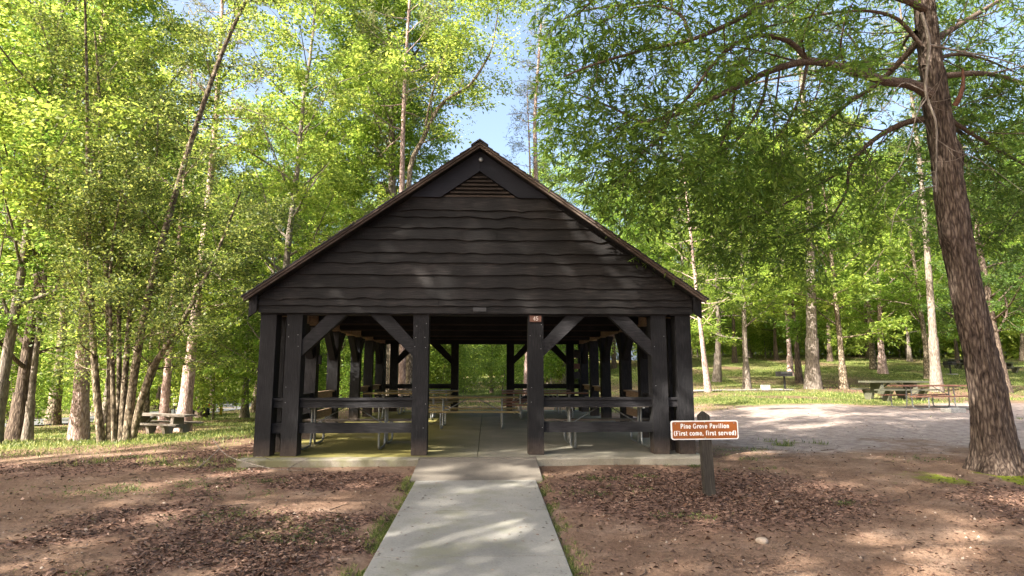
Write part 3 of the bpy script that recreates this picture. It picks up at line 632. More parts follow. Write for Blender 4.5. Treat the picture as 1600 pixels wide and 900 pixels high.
# ------------------------------------------------------------------ lettering (own stroke letters with slab serifs)
def arc(cx, cy, rx, ry, a0, a1, n=10): return [(cx + rx * math.cos(R(a0 + (a1 - a0) * k / n)), cy + ry * math.sin(R(a0 + (a1 - a0) * k / n))) for k in range(n + 1)]
SF = .11
def ser(x, y, w_=SF): return [(x - w_, y), (x + w_, y)]
G = {  # width, thick strokes, thin strokes
 'P': (.72, [[(.2, 0), (.2, 1)], arc(.38, .74, .24, .26, 90, -90)], [[(.08, 1), (.4, 1)], [(.2, .48), (.4, .48)], ser(.2, 0, .14)]),
 'G': (.85, [arc(.42, .5, .34, .5, 60, 300, 16), [(.7, .08), (.7, .42)]], [[(.5, .42), (.84, .42)], [(.62, .93), (.66, .7)]]),
 'F': (.72, [[(.2, 0), (.2, 1)]], [[(.08, 1), (.66, 1), (.66, .8)], [(.2, .52), (.5, .52)], [(.5, .42), (.5, .62)], ser(.2, 0, .14)]),
 'i': (.34, [[(.17, 0), (.17, .64)], [(.17, .86), (.17, .94)]], [[(.06, .64), (.17, .64)], ser(.17, 0)]),
 'n': (.68, [[(.17, 0), (.17, .64)], [(.53, 0), (.53, .45)], arc(.36, .45, .17, .19, 0, 120, 6)], [[(.05, .64), (.17, .64)], ser(.17, 0), ser(.53, 0)]),
 'm': (1.0, [[(.17, 0), (.17, .64)], [(.5, 0), (.5, .48)], [(.83, 0), (.83, .48)], arc(.34, .47, .16, .17, 0, 120, 6), arc(.67, .47, .16, .17, 0, 120, 6)], [[(.05, .64), (.17, .64)], ser(.17, 0), ser(.5, 0), ser(.83, 0)]),
 'e': (.6, [arc(.3, .32, .22, .32, 0, 320, 14)], [[(.08, .34), (.52, .34)]]),
 'r': (.5, [[(.17, 0), (.17, .64)], arc(.36, .44, .16, .2, 150, 50, 5), [(.46, .56), (.46, .5)]], [[(.05, .64), (.17, .64)], ser(.17, 0)]),
 'o': (.62, [arc(.31, .32, .23, .32, 0, 360, 16)], []),
 'v': (.6, [[(.1, .64), (.3, 0)]], [[(.3, 0), (.5, .64)], ser(.1, .64, .09), ser(.5, .64, .09)]),
 'a': (.62, [[(.48, 0), (.48, .45)], arc(.3, .45, .18, .19, 0, 150, 6), arc(.28, .18, .19, .18, 0, 360, 12)], [[(.48, 0), (.6, 0)]]),
 'l': (.34, [[(.17, 0), (.17, 1)]], [[(.06, 1), (.17, 1)], ser(.17, 0)]),
 '(': (.36, [arc(.5, .42, .4, .66, 125, 235, 8)], []),
 ')': (.36, [arc(-.14, .42, .4, .66, 55, -55, 8)], []),
 's': (.52, [arc(.26, .48, .17, .16, 30, 250, 8) + arc(.26, .16, .18, .16, 90, -150, 8)], []),
 't': (.42, [[(.18, .85), (.18, .12)], arc(.3, .12, .12, .12, 180, 290, 5)], [[(.05, .64), (.36, .64)]]),
 'c': (.56, [arc(.3, .32, .22, .32, 50, 320, 12)], []),
 'f': (.42, [[(.18, 0), (.18, .8)], arc(.32, .8, .14, .18, 180, 50, 6)], [[(.04, .62), (.36, .62)], ser(.18, 0)]),
 'd': (.66, [[(.5, 0), (.5, 1)], arc(.3, .32, .2, .32, 0, 360, 14)], [[(.38, 1), (.5, 1)], [(.5, 0), (.62, 0)]]),
 ',': (.3, [[(.15, .06), (.08, -.16)]], []), ' ': (.36, [], []),
 '4': (.62, [[(.44, 0), (.44, 1)]], [[(.44, 1), (.06, .32), (.6, .32)]]),
 '5': (.6, [[(.52, 1), (.14, 1), (.12, .58)], arc(.28, .32, .25, .3, 110, -140, 10)], []),
}
def lettering(txt, cx, z, hgt, y, thick=.19, sx=1.0, sp=.1, fit=None):
    tot = sum(G[c][0] + sp for c in txt) - sp
    if fit: sx = fit / (tot * hgt)
    x = -tot / 2; bm = B(); dz = [0]
    def stroke(pl_, t):
        for a, b_ in zip(pl_[:-1], pl_[1:]):
            d = Vector((b_[0] - a[0], b_[1] - a[1])); 
            if d.length < 1e-6: continue
            d.normalize(); n = Vector((-d.y, d.x)) * t / 2; e = d * t * .22; dz[0] += .000004
            q = [(a[0] - e.x + n.x, a[1] - e.y + n.y), (b_[0] + e.x + n.x, b_[1] + e.y + n.y), (b_[0] + e.x - n.x, b_[1] + e.y - n.y), (a[0] - e.x - n.x, a[1] - e.y - n.y)]
            prism(bm, [(cx + (x + u) * hgt * sx, z + v * hgt) for u, v in q], 'y', y - .0015 - dz[0], y)
    for c in txt:
        w_, tk, tn = G[c]
        for p in tk: stroke(p, thick)
        for p in tn: stroke(p, .09)
        x += w_ + sp
    return bm
sb = ob('digits', lettering('45', CX + 1.035, 2.385, .07, YF - .0325, .16), plain('dull_white_digits', (.42, .36, .33), .7), pl, True)

# ------------------------------------------------------------------ the park sign
sx_, sy_ = 2.985, 8.2; sz_ = float(gz(sx_, sy_))
sg = thing('park_sign', 'brown and white park sign board on a black wooden post in the leaf litter', 'sign', (sx_, sy_, sz_), 0)
top_ = at(1098, 643, 8.15).z
bm = B(); hw = .072
prism(bm, [(-hw, -.25), (hw, -.25), (hw - .002, top_ - sz_ - .055), (0.0, top_ - sz_), (-hw + .002, top_ - sz_ - .055)], 'y', -.05, .05)
po = ob('post', bm, M['signpost'], sg, False, .006)
po.rotation_euler = (0, R(-2.2), 0)
def rrect(w_, h_, r_):
    return [p for cx, cz, a in ((w_ - r_, h_ - r_, 0), (-w_ + r_, h_ - r_, 90), (-w_ + r_, -h_ + r_, 180), (w_ - r_, -h_ + r_, 270)) for p in arc(cx, cz, r_, r_, a, a + 90, 5)]
zc = (at(1100, 659, 8.1).z + at(1100, 685.5, 8.1).z) / 2 - sz_
cxs = at(1101.5, 672, 8.12).x - sx_
bdE = bpy.data.objects.new('board', bpy.data.meshes.new('board')); bpy.data.objects.remove(bdE)
bd = ob('board', prism(B(), rrect(.457, .125, .03), 'y', -.075, -.053), M['white'], sg, False, .002); bd.location = (cxs, 0, zc); bd.rotation_euler = (0, R(-.4), 0)
ob('board_face', prism(B(), rrect(.442, .110, .022), 'y', -.0775, -.0755), M['signbrown'], bd)
lt1 = lettering('Pine Grove Pavilion', 0, .026, .056, -.078, .22, fit=.665); lt2 = lettering('(First come, first served)', 0, -.066, .056, -.078, .22, fit=.845)
ob('lettering', lt1, M['white'], bd); ob('lettering', lt2, M['white'], bd)
bm = B()
for x, z in ((-.40, .085), (.40, .088), (0, .1), (0, -.1)): bmesh.ops.create_uvsphere(bm, u_segments=8, v_segments=6, radius=.008, matrix=__import__('mathutils').Matrix.Translation((x, -.079, z)))
bolts = ob('bolts', bm, M['galv'], bd)

# ------------------------------------------------------------------ picnic tables
def planks(x0, x1, y0, y1, z0, z1, n, gap=.008, seed=0):
    bm = B(); rr = random.Random(seed); w_ = (y1 - y0) / n
    for k in range(n): box(bm, x0 + rr.uniform(-.01, .01), x1 + rr.uniform(-.01, .01), y0 + k * w_ + gap / 2, y0 + (k + 1) * w_ - gap / 2, z0 + rr.uniform(0, .003), z1 + rr.uniform(-.003, .003))
    return bm
def pipe_table(label, x, y, z, rz=0, topm='table_ochre', L=2.44, legs=.74, group=None, name='picnic_table'):
    t = thing(name, label, 'picnic table', (x, y, z), rz, group)
    ob('tabletop', planks(-L / 2, L / 2, -.37, .37, .765, .805, 3, seed=int(x * 9)), M[topm], t, bevel=.006)
    for s in (-1, 1): ob('bench', planks(-L / 2, L / 2, s * .70 - .13, s * .70 + .13, .425, .465, 1, seed=3), M[topm], t, bevel=.006)
    for sx in (-1, 1):
        lx = sx * legs
        for s in (-1, 1):
            T = Tubes(); pts = [(lx, s * .10, .755), (lx, s * .11, .40), (lx, s * .12, .16), (lx, s * .17, .05), (lx, s * .28, .028), (lx, s * .62, .028), (lx, s * .76, .05), (lx, s * .80, .14), (lx, s * .80, .42)]
            T.add(spl(pts, 34), np.full(34, .0215), 10); link('leg', T.mesh('leg'), M['galv'], t)
        bm = B(); box(bm, lx - .02, lx + .02, -.36, .36, .742, .764); box(bm, lx - .02, lx + .02, -.83, -.57, .405, .424); box(bm, lx - .02, lx + .02, .57, .83, .405, .424); box(bm, lx - .012, lx + .012, -.11, .11, .39, .42); ob('crosspiece', bm, M['galv'], t)
        T = Tubes(); T.add([(sx * .12, 0, .755), (sx * (legs - .02), 0, .41)], [.013, .013], 8); link('brace', T.mesh('brace'), M['galv'], t)
    return t
gp = 'steel framed picnic tables under the pavilion roof'
pipe_table('grey topped pipe leg picnic table behind the front left rail of the pavilion', -2.72, 12.35, 0, 0, 'table_grey', 2.3, .72, gp)
pipe_table('grey topped pipe leg picnic table behind the front right rail of the pavilion', 2.40, 12.35, 0, 0, 'table_grey', 2.3, .72, gp)
pipe_table('ochre topped picnic table standing alone in the middle aisle of the pavilion', at(738, 640, 16).x, 16.3, 0, R(-.6), 'table_ochre', 2.44, .78, gp)
pipe_table('ochre topped picnic table behind the middle one on the left side of the pavilion', -2.45, 19.3, 0, R(.5), 'table_ochre', 2.7, .78, gp)
pipe_table('brown topped picnic table behind the middle one on the right side of the pavilion', 1.85, 19.3, 0, R(-.8), 'table_red', 2.7, .78, gp)
pipe_table('ochre topped picnic table farthest back at the left rear rail of the pavilion', -2.2, 21.6, 0, 0, 'table_ochre', 2.44, .78, gp)
pipe_table('brown topped picnic table farthest back at the right rear rail of the pavilion', 1.75, 21.6, 0, 0, 'table_red', 2.44, .78, gp)
def block_table(label, px, Y, rz, m, L=2.5, s=1.0, group=None):
    x = at(px, 600, Y).x; t = thing('wooden_picnic_table', label, 'picnic table', (x, Y, h(x, Y)), rz, group)
    ob('tabletop', planks(-L / 2, L / 2, -.38, .38, .72, .79, 4), M[m], t, bevel=.008)
    for q in (-1, 1): ob('bench', planks(-L / 2 - .02, L / 2 + .02, q * .72 - .15, q * .72 + .15, .41, .47, 2), M[m], t, bevel=.008)
    for q in (-1, 1):
        lx = q * L * .29
        ob('leg', prism(B(), [(-.88, .40), (-.80, .32), (-.62, -.1), (-.38, -.1), (-.24, .28), (.24, .28), (.38, -.1), (.62, -.1), (.80, .32), (.88, .40), (.34, .405), (.30, .71), (-.30, .71), (-.34, .405)], 'x', lx - .06, lx + .06), M[m], t, bevel=.006)
        ob('brace', prism(B(), [(lx - q * .06, .36), (lx - q * .06, .44), (q * .12, .718), (q * .22, .718)], 'y', -.04, .04), M[m], t)
    return t
tb = block_table('weathered grey wooden picnic table on the grass beside the many stemmed tree', 254, 24.5, R(-9), 'table_grey', 2.5); tb.rotation_euler = (R(-1.2), R(1.2), R(-9))
block_table('dark damp wooden picnic table on the grass just behind the steel framed one', 1396, 24.6, R(4), 'table_dark', 2.6)
x = at(1452, 600, 20.6).x; pipe_table('red brown picnic table with silver pipe legs on the lawn by the oak', x, 20.6, h(x, 20.6), R(7), 'table_red', 2.7, .85)
block_table('small dark picnic table far up the lawn behind a pedestal grill', 1500, 51, R(8), 'table_dark', 2.2)
block_table('small dark picnic table far up the lawn right of the big oak trunk', 1568, 47, R(4), 'table_dark', 2.2)

# ------------------------------------------------------------------ grills, hydrant, sign, car, blocks
def grill(label, px, Y, rz=0, s=1.0):
    x = at(px, 600, Y).x; t = thing('pedestal_grill', label, 'grill', (x, Y, h(x, Y)), rz); 
    ob('pedestal', box(B(), -.04 * s, .04 * s, -.04, .04, -.1, .72 * s), M['iron'], t, bevel=.004)
    bm = B(); w_, d_, z0, z1 = .36 * s, .25 * s, .72 * s, 1.0 * s
    box(bm, -w_, w_, -d_, d_, z0, z0 + .02); box(bm, -w_, -w_ + .02, -d_, d_, z0 + .02, z1); box(bm, w_ - .02, w_, -d_, d_, z0 + .02, z1); box(bm, -w_ + .02, w_ - .02, d_ - .02, d_, z0 + .02, z1); box(bm, -w_ + .02, w_ - .02, -d_, -d_ + .02, z0 + .02, z0 + .08)
    ob('firebox', bm, M['iron'], t)
    bm = B()
    for k in range(9): a = -w_ + .05 + k * (2 * w_ - .1) / 8; box(bm, a - .006, a + .006, -d_ - .05, d_ - .03, z1 - .09, z1 - .075)
    ob('grate', bm, M['galv'], t); ob('handle', box(B(), w_ + .002, w_ + .16, -d_, -d_ + .03, z1 - .1, z1 - .06), M['rust'], t)
    ob('footing', box(B(), -.35, .35, -.3, .3, -.15, .03), M['concrete_block'], t)
    return t
grill('charred pedestal grill standing by the gravel track left of the thick pine trunk', 1226, 33.2, R(6), 1.0)
grill('small pedestal grill far up the lawn close to the big oak trunk', 1487, 45.5, 0, 1.0)
def lathe(prof, n=16):
    bm = B(); rings = [[bm.verts.new((r_ * math.cos(2 * math.pi * k / n), r_ * math.sin(2 * math.pi * k / n), z)) for k in range(n)] for r_, z in prof]
    for a, b_ in zip(rings[:-1], rings[1:]):
        for k in range(n): bm.faces.new((a[k], a[(k + 1) % n], b_[(k + 1) % n], b_[k]))
    bm.faces.new(rings[0][::-1]); bm.faces.new(rings[-1]); return bm
x = at(345, 645, 52).x; y = 52
hy = thing('fire_hydrant', 'yellow fire hydrant on the grass verge of the road', 'fire hydrant', (x, y, h(x, y) + 0))
ob('barrel', lathe([(.15, -.1), (.15, .05), (.11, .06), (.11, .5), (.14, .51), (.14, .56), (.11, .6), (.05, .68), (.03, .69), (.03, .74)]), M['yellow'], hy, smooth=False)
for s in (-1, 1):
    o = ob('nozzle', lathe([(.05, 0), (.05, .07), (.06, .07), (.06, .1)], 10), M['yellow'], hy); o.location = (s * .1, 0, .42); o.rotation_euler = (0, s * R(90), 0)
x = at(273.5, 628, 40).x; y = 40
ns = thing('parking_sign', 'small white sign on a thin post behind the weathered table', 'sign', (x, y, h(x, y)))
ob('pole', lathe([(.03, -.2), (.03, 2.2)], 8), M['iron'], ns)
zs_ = at(273.5, 627.5, 40).z - h(x, y)
o = ob('plate', box(B(), -.13, .13, -.05, -.035, zs_ - .23, zs_ + .23), M['white'], ns); ob('symbol', box(B(), -.05, .05, -.054, -.051, zs_ - .07, zs_ + .07), M['signbrown'], o)
# parked car beyond the pines on the road
x = at(304, 636, 50).x; y = 50.0
car = thing('parked_car', 'dark blue estate car parked on the road half hidden by a pine trunk', 'car', (x + 0.2, y, h(x, y) + .05), R(24))
bm = B(); prism(bm, [(-.85, .35), (.85, .35), (.93, .55), (.93, .9), (.86, 1.0), (-.86, 1.0), (-.93, .9), (-.93, .55)], 'y', -2.25, 2.25); ob('body', bm, M['carpaint'], car, bevel=.06)
bm = B(); prism(bm, [(-2.1, 1.0), (-1.7, 1.55), (.4, 1.6), (1.2, 1.0)], 'x', -.78, .78); ob('cabin', bm, M['carpaint'], car, bevel=.08)
bm = B(); prism(bm, [(-1.85, 1.08), (-1.6, 1.46), (.35, 1.5), (1.0, 1.08)], 'x', -.79, .79); ob('window', bm, M['glass'], car)
bm = B(); prism(bm, [(-.65, 1.08), (-.6, 1.48), (.6, 1.48), (.65, 1.08)], 'y', -2.0, -1.78); ob('rear_window', bm, M['glass'], car)
for a in (-1, 1):
    for b_ in (-1, 1):
        o = ob('wheel', lathe([(.2, -.11), (.33, -.1), (.34, 0), (.33, .1), (.2, .11)], 18), M['tyre'], car); o.location = (a * .82, b_ * 1.4, .34); o.rotation_euler = (0, R(90), 0)
    o = ob('tail_light', box(B(), a * .82 - .08, a * .82 + .08, -2.28, -2.24, .72, .92), plain('red_lens', (.4, .02, .02), .2), car)
x = at(1196, 606, 32.2).x
bl = tag(ob('utility_box', box(B(), -.2, .2, -.15, .15, -.05, .3), M['concrete_block'], bevel=.02), 'small grey utility box standing beside the gravel track', 'utility box'); bl.location = (x, 32.2, h(x, 32.2))
x = at(1496, 631, 19).x
bl = tag(ob('concrete_block', box(B(), -.3, .3, -.18, .18, -.05, .13), M['concrete_block'], bevel=.015), 'flat grey concrete block on the ground left of the oak base', 'block'); bl.location = (x, 19.2, h(x, 19.2)); bl.rotation_euler = (0, 0, .2)
# cabin glimpsed through the rear right of the pavilion
x = at(1000, 585, 62).x
cb = thing('cabin', 'slate blue cabin far back seen between the right side posts of the pavilion', 'cabin', (x + .5, 64, h(x, 62)))
bm = B(); prism(bm, [(-4, 0 - .4), (4, -.4), (4, 2.4), (0, 4.2), (-4, 2.4)], 'y', -2.5, 2.5); ob('wall', bm, M['bluewall'], cb)
bm = B()
for s in (-1, 1): prism(bm, [(0, 4.25), (s * 4.4, 2.27), (s * 4.4, 2.37), (0, 4.38)], 'y', -2.8, 2.8)
ob('roof', bm, M['roofgrey'], cb)
ob('door', box(B(), -.5, .5, -2.56, -2.503, 0, 2.0), M['white'], cb)
for s in (-1, 1):
    wn = ob('window', box(B(), s * 2.2 - .55, s * 2.2 + .55, -2.55, -2.503, .9, 1.9), M['white'], cb); ob('pane', box(B(), s * 2.2 - .47, s * 2.2 + .47, -2.565, -2.552, .98, 1.82), M['glass'], wn)
# stones
for k, (px, py, Y, s, lb) in enumerate(((1191, 848, 6.2, .06, 'fist sized tan stone on the bare dirt below the leaf litter'), (1213, 786, 7.9, .035, 'small pale pebble in the leaves right of the sign post'))):
    bm = B(); bmesh.ops.create_icosphere(bm, subdivisions=3, radius=s); rr = random.Random(k)
    for v in bm.verts: v.co *= 1 + .25 * (float(vn(v.co.x * 30 + 5, v.co.y * 30 + v.co.z * 20, k)) - .5); v.co.z *= .6
    d = at(px, py, 1) - EYE; 
    Yg = Y
    for _ in range(8): p = at(px, py, Yg); Yg *= (EYE.z - float(gz(p.x, Yg))) / max(.01, (EYE.z - p.z))
    p = at(px, py, Yg); o = tag(ob('stone', bm, M['rock'], smooth=True), lb, 'stone'); o.location = (p.x, Yg, float(gz(p.x, Yg)) + s * .25)
# fallen bare branch at the slab corner
T = Tubes(); rg = np.random.default_rng(5)
zg = float(gz(-4.3, 10.3))
T.add(spl([(-4.75, 10.9, zg + .42), (-4.35, 10.5, zg + .22), (-3.9, 10.25, zg + .12), (-3.4, 10.15, zg + .03), (-2.9, 10.05, zg + .02)], 16), np.linspace(.008, .003, 16), 6)
T.add(spl([(-4.0, 10.3, zg + .14), (-3.75, 10.38, zg + .2), (-3.55, 10.45, zg + .12)], 8), np.linspace(.008, .004, 8), 5)
T.add(spl([(-3.2, 10.12, zg + .03), (-3.1, 10.3, zg + .10), (-2.95, 10.42, zg + .16)], 8), np.linspace(.006, .003, 8), 5)
T.add(spl([(-4.5, 10.6, zg + .3), (-4.6, 10.25, zg + .1), (-4.65, 10.0, zg + .02)], 8), np.linspace(.008, .004, 8), 5)
tag(link('fallen_branch', T.mesh('fallen_branch'), M['bark_dead']), 'pale bare fallen branch lying against the left front corner of the slab', 'branch')

# ------------------------------------------------------------------ the big oak on the right
rng = np.random.default_rng(77)
def PT(*q): return [tuple(at(a, b_, Y)) for a, b_, Y in q]
ox, oy = 8.17, 9.75; oz = h(ox, oy)
oak = thing('oak_tree', 'large dark furrowed oak trunk at the right with long limbs reaching left over the clearing', 'tree', (ox, oy, oz))
zt = np.concatenate([np.linspace(-.15, 1.2, 60), np.linspace(1.22, 13.5, 330)])
OT = [(1555, 735), (1541, 600), (1521, 500), (1511, 450), (1495, 360), (1481, 250), (1467, 140), (1456, 60), (1452, 0)]
oz_ = [at(p, q, 9.8).z for p, q in OT]; ox_ = [at(p, q, 9.8).x for p, q in OT]
cxl = np.interp(zt, oz_ + [13.5], ox_ + [7.5]); cxl = np.convolve(np.pad(cxl, 15, 'edge'), np.ones(31) / 31, 'valid')
rl = np.interp(zt, [-.2, .8, 2.0, 2.9, 4.4, 4.9, 6.4, 8, 13.5], [.31, .275, .222, .213, .213, .20, .185, .165, .055]) + .24 * np.exp(-(zt + .15) / .28)
def oakx(z): return float(np.interp(z, oz_ + [13.5], ox_ + [7.5]))
ns_ = 96; aa = np.linspace(0, 2 * np.pi, ns_, endpoint=False)
Z_, A_ = np.meshgrid(zt, aa, indexing='ij')
rid = 1 - np.abs(2 * vn(A_ / (2 * np.pi) * 30 + .6 * vn(Z_ * 3, A_ * 3, 2), Z_ * 1.5 + 2 * vn(A_ * 5, Z_ * .8, 6), 3) - 1)
rid2 = vn(A_ / (2 * np.pi) * 60, Z_ * 9, 8)
rad = rl[:, None] * (1 + .05 * np.sin(A_ * 2 + Z_ * .7) + .11 * np.exp(-(Z_ + .1) / .3) * np.sin(A_ * 5 + 1)) + .042 * (rid - .5) + .02 * (rid2 - .5)
for (zk, ak, amp, sg_) in ((3.9, 3.5, .08, .22), (5.35, 5.6, .07, .2), (2.4, 4.3, .03, .15), (6.3, 3.3, .08, .25)):
    da = np.angle(np.exp(1j * (A_ - ak))); rad += amp * np.exp(-((Z_ - zk) / sg_) ** 2 - (da / .7) ** 2)
V = np.stack([cxl[:, None] + rad * np.cos(A_), oy + rad * np.sin(A_) + .02 * Z_, Z_ - .1], -1).reshape(-1, 3)
I = np.arange(len(zt) * ns_).reshape(len(zt), ns_); I2 = np.roll(I, -1, 1)
F = np.stack([I[:-1], I2[:-1], I2[1:], I[1:]], -1).reshape(-1, 4)
tm = arrmesh('trunk', V, F); tm.shade_smooth(); link('trunk', tm, M['bark_oak'], oak, True)
limbs = [
 (PT((1462, 144, 9.8), (1425, 132, 9.7), (1380, 126, 9.5), (1310, 104, 9.3), (1262, 96, 9.1), (1200, 112, 9.0), (1130, 146, 8.9), (1060, 178, 8.9), (1005, 193, 9.0), (960, 215, 9.2)), .105, .02, .22),
 (PT((1265, 98, 9.1), (1235, 66, 9.0), (1190, 55, 8.8), (1150, 68, 8.7), (1110, 105, 8.7), (1085, 140, 8.7), (1050, 175, 8.8), (990, 200, 8.9), (950, 225, 8.9)), .05, .012, .15),
 (PT((1045, 184, 8.9), (1032, 215, 8.9), (1010, 232, 8.8), (995, 250, 8.7), (985, 268, 8.7)), .04, .008, .1),
 (PT((1455, 40, 9.9), (1410, 92, 10.3), (1370, 132, 10.7), (1320, 165, 11.0), (1270, 210, 11.3), (1220, 245, 11.5), (1160, 275, 11.6), (1090, 300, 11.6)), .07, .012, .15),
 (PT((1470, 170, 9.7), (1420, 190, 10.2), (1370, 215, 10.5), (1330, 255, 10.7), (1322, 300, 10.8), (1300, 340, 10.8)), .07, .015, .2),
 (PT((1455, 5, 9.8), (1400, -5, 9.4), (1320, -15, 9.0), (1220, -5, 8.7), (1150, 32, 8.5), (1080, 62, 8.4), (1000, 80, 8.4), (930, 100, 8.4), (880, 120, 8.5)), .07, .012, .25),
 (PT((1440, -60, 9.8), (1350, -60, 10.3), (1250, -30, 10.8), (1120, -10, 11.0), (1000, 5, 11.0), (900, 20, 10.8), (850, 60, 10.8)), .07, .012, .3),
 (PT((1440, -90, 9.8), (1340, -95, 9.0), (1200, -80, 8.3), (1060, -50, 8.0), (960, -25, 8.0), (900, 25, 8.2)), .07, .012, .3),
 (PT((1490, 108, 9.8), (1540, 115, 10.0), (1600, 130, 10.4), (1680, 150, 10.8), (1760, 190, 11)), .06, .015, .2),
 (PT((1492, 170, 9.9), (1520, 210, 10.6), (1570, 240, 11.5), (1640, 280, 12.3), (1720, 320, 12.6)), .05, .012, .2),
 (PT((1480, 60, 9.9), (1530, 20, 11), (1600, -20, 12), (1700, -60, 13)), .07, .02, .2),
 (PT((1475, 120, 9.9), (1440, 110, 11.3), (1380, 100, 12.6), (1280, 110, 13.8), (1180, 130, 14.3), (1090, 160, 14.5), (1000, 190, 14.4)), .06, .012, .2),
 (PT((1480, 190, 10.1), (1510, 215, 12), (1540, 260, 13.5), (1580, 300, 14.5), (1640, 330, 15)), .05, .012, .2),
]
# higher limbs above the picture which shade the ground
for (dx, dy, z0, L) in ((-8, -3.5, 9.3, 1), (-8, 0, 10, 1), (-7.5, 2.5, 10.8, 1), (-6.5, -5, 9.6, 1), (-5, -3, 8.5, 1), (-3, -6, 9, 1), (2, -6, 8.6, 1), (5, -2, 9.3, 1), (5, 4, 9.5, 1), (-5, 3, 10, 1), (0, 5, 10.5, 1), (-2, 1, 11.5, 1), (-6, 0, 9.8, 1), (-1, -4.5, 10.8, 1)):
    x0 = 7.7; limbs.append(([(x0, 9.9, z0), (x0 + dx * .35, 9.9 + dy * .35, z0 + .9), (x0 + dx * .7, 9.9 + dy * .7, z0 + 1.4), (x0 + dx, 9.9 + dy, z0 + 1.5)], .07, .012, .2))
for L_ in limbs:
    p0 = L_[0][0]
    if abs(p0[0] - 7.8) < 1.0: z0_ = p0[2] - .12; L_[0][0] = (oakx(z0_), 9.85, z0_)
limbs = limbs + [
 ([(7.85, 9.85, 6.9), (8.6, 10.1, 7.3), (9.5, 10.4, 7.4), (10.6, 10.8, 7.3)], .05, .012, .1),
 ([(7.9, 9.85, 5.9), (8.8, 10.6, 6.3), (9.9, 11.4, 6.4), (11.2, 12.2, 6.2)], .045, .012, .1),
 ([(7.8, 9.9, 7.6), (8.4, 10.9, 8.1), (9.2, 12.2, 8.4), (10.4, 13.4, 8.4)], .045, .012, .1),
 ([(7.9, 9.9, 5.0), (8.8, 10.9, 5.3), (9.8, 12.0, 5.3), (11.2, 13.0, 5.1)], .04, .012, .2),
 ([(7.8, 9.8, 7.3), (7.2, 9.6, 7.7), (6.4, 9.6, 7.8), (5.4, 9.8, 7.7), (4.4, 10.0, 7.5)], .04, .012, .1),
 (PT((1200, 112, 9.0), (1190, 160, 9.2), (1160, 210, 9.3), (1110, 250, 9.3), (1060, 270, 9.3)), .03, .008, .1),
 (PT((1262, 97, 9.1), (1250, 150, 9.3), (1225, 200, 9.6), (1190, 240, 9.8)), .03, .008, .1),
 (PT((1150, 138, 8.9), (1140, 190, 9.2), (1120, 240, 9.5), (1090, 280, 9.7), (1060, 310, 9.8)), .03, .008, .1),
 (PT((1320, 265, 10.7), (1260, 300, 10.9), (1200, 330, 11), (1140, 345, 11)), .03, .008, .1),
 (PT((1300, 340, 10.8), (1260, 360, 10.9), (1220, 370, 11), (1180, 372, 11)), .02, .006, .1),
 (PT((1370, 130, 10.7), (1330, 60, 11), (1280, 20, 11), (1220, 10, 11)), .03, .008, .1),
 (PT((1080, 62, 8.4), (1060, 20, 8.5), (1000, 10, 8.6), (930, 40, 8.7)), .03, .008, .1),
 (PT((1005, 193, 9.0), (960, 170, 9.2), (910, 150, 9.4), (870, 140, 9.5)), .025, .008, .1),
 (PT((1640, 280, 12.3), (1590, 330, 12.3), (1560, 370, 12.2)), .025, .008, .05),
]
stems = [(spl(p, 24), a, b_, s, 0) for p, a, b_, s in limbs]
lv = [dict(n=13, L=1.75, ang=.95, up=-.035, s0=.15, flat=.8, lift=-.03, prof=lambda t: 1.05 - .45 * t, wander=.16, seg=6, rr=.34),
      dict(n=7, L=.72, ang=.8, up=-.05, s0=.12, flat=.7, wander=.2, seg=4, rr=.5, prof=lambda t: 1 - .4 * t),
      dict(n=5, L=.26, ang=.75, up=-.02, s0=.15, seg=2, wander=.2, rr=.55, prof=lambda t: 1)]
def growoak():
    T, cr = grow(rng, stems, lv, dict(n=9, skip=.3, spread=.035, len=.13, asp=.22, tilt=.7, tan=.55, droop=-.12, flatz=.8), .0022, (10, 6, 4, 3))
    return T, cr
T, cr = growoak()
def prune(me):
    n = len(me.vertices); co = np.empty(n * 3, np.float32); me.vertices.foreach_get('co', co); q = co.reshape(-1, 4, 3)
    c = q[:, 0].astype(float); k = 10.6 / np.maximum(c[:, 1], .5); xx = c[:, 0] * k - CX; zz = EYE.z + (c[:, 2] - EYE.z) * k
    bad = (c[:, 1] < 10.6) & (np.abs(xx) < 4.2) & (zz < ZR - SL * np.abs(xx) + .25)
    bad |= (c[:, 1] < 10.6) & (c[:, 1] > 0) & (zz < 2.9)
    d = c - np.array(EYE); dep = d @ np.array(_fw); u = 800 + FPX * (d @ np.array(_r)) / np.maximum(dep, .1); vv = 450 - FPX * (d @ np.array(_up)) / np.maximum(dep, .1)
    bad |= (dep > .5) & (u < 838 + 60 * (vn(vv * .03, c[:, 1], 5) - .5) + .05 * np.abs(vv - 120)) & (vv > -60) & (c[:, 1] < 20)
    v = q[~bad].reshape(-1, 3); return arrmesh('crown', v, np.arange(len(v)).reshape(-1, 4))
cr = prune(cr); link('limbs', T.mesh('limbs'), M['bark_limb'], oak, True); link('crown', cr, M['leaf_o'], oak, True)
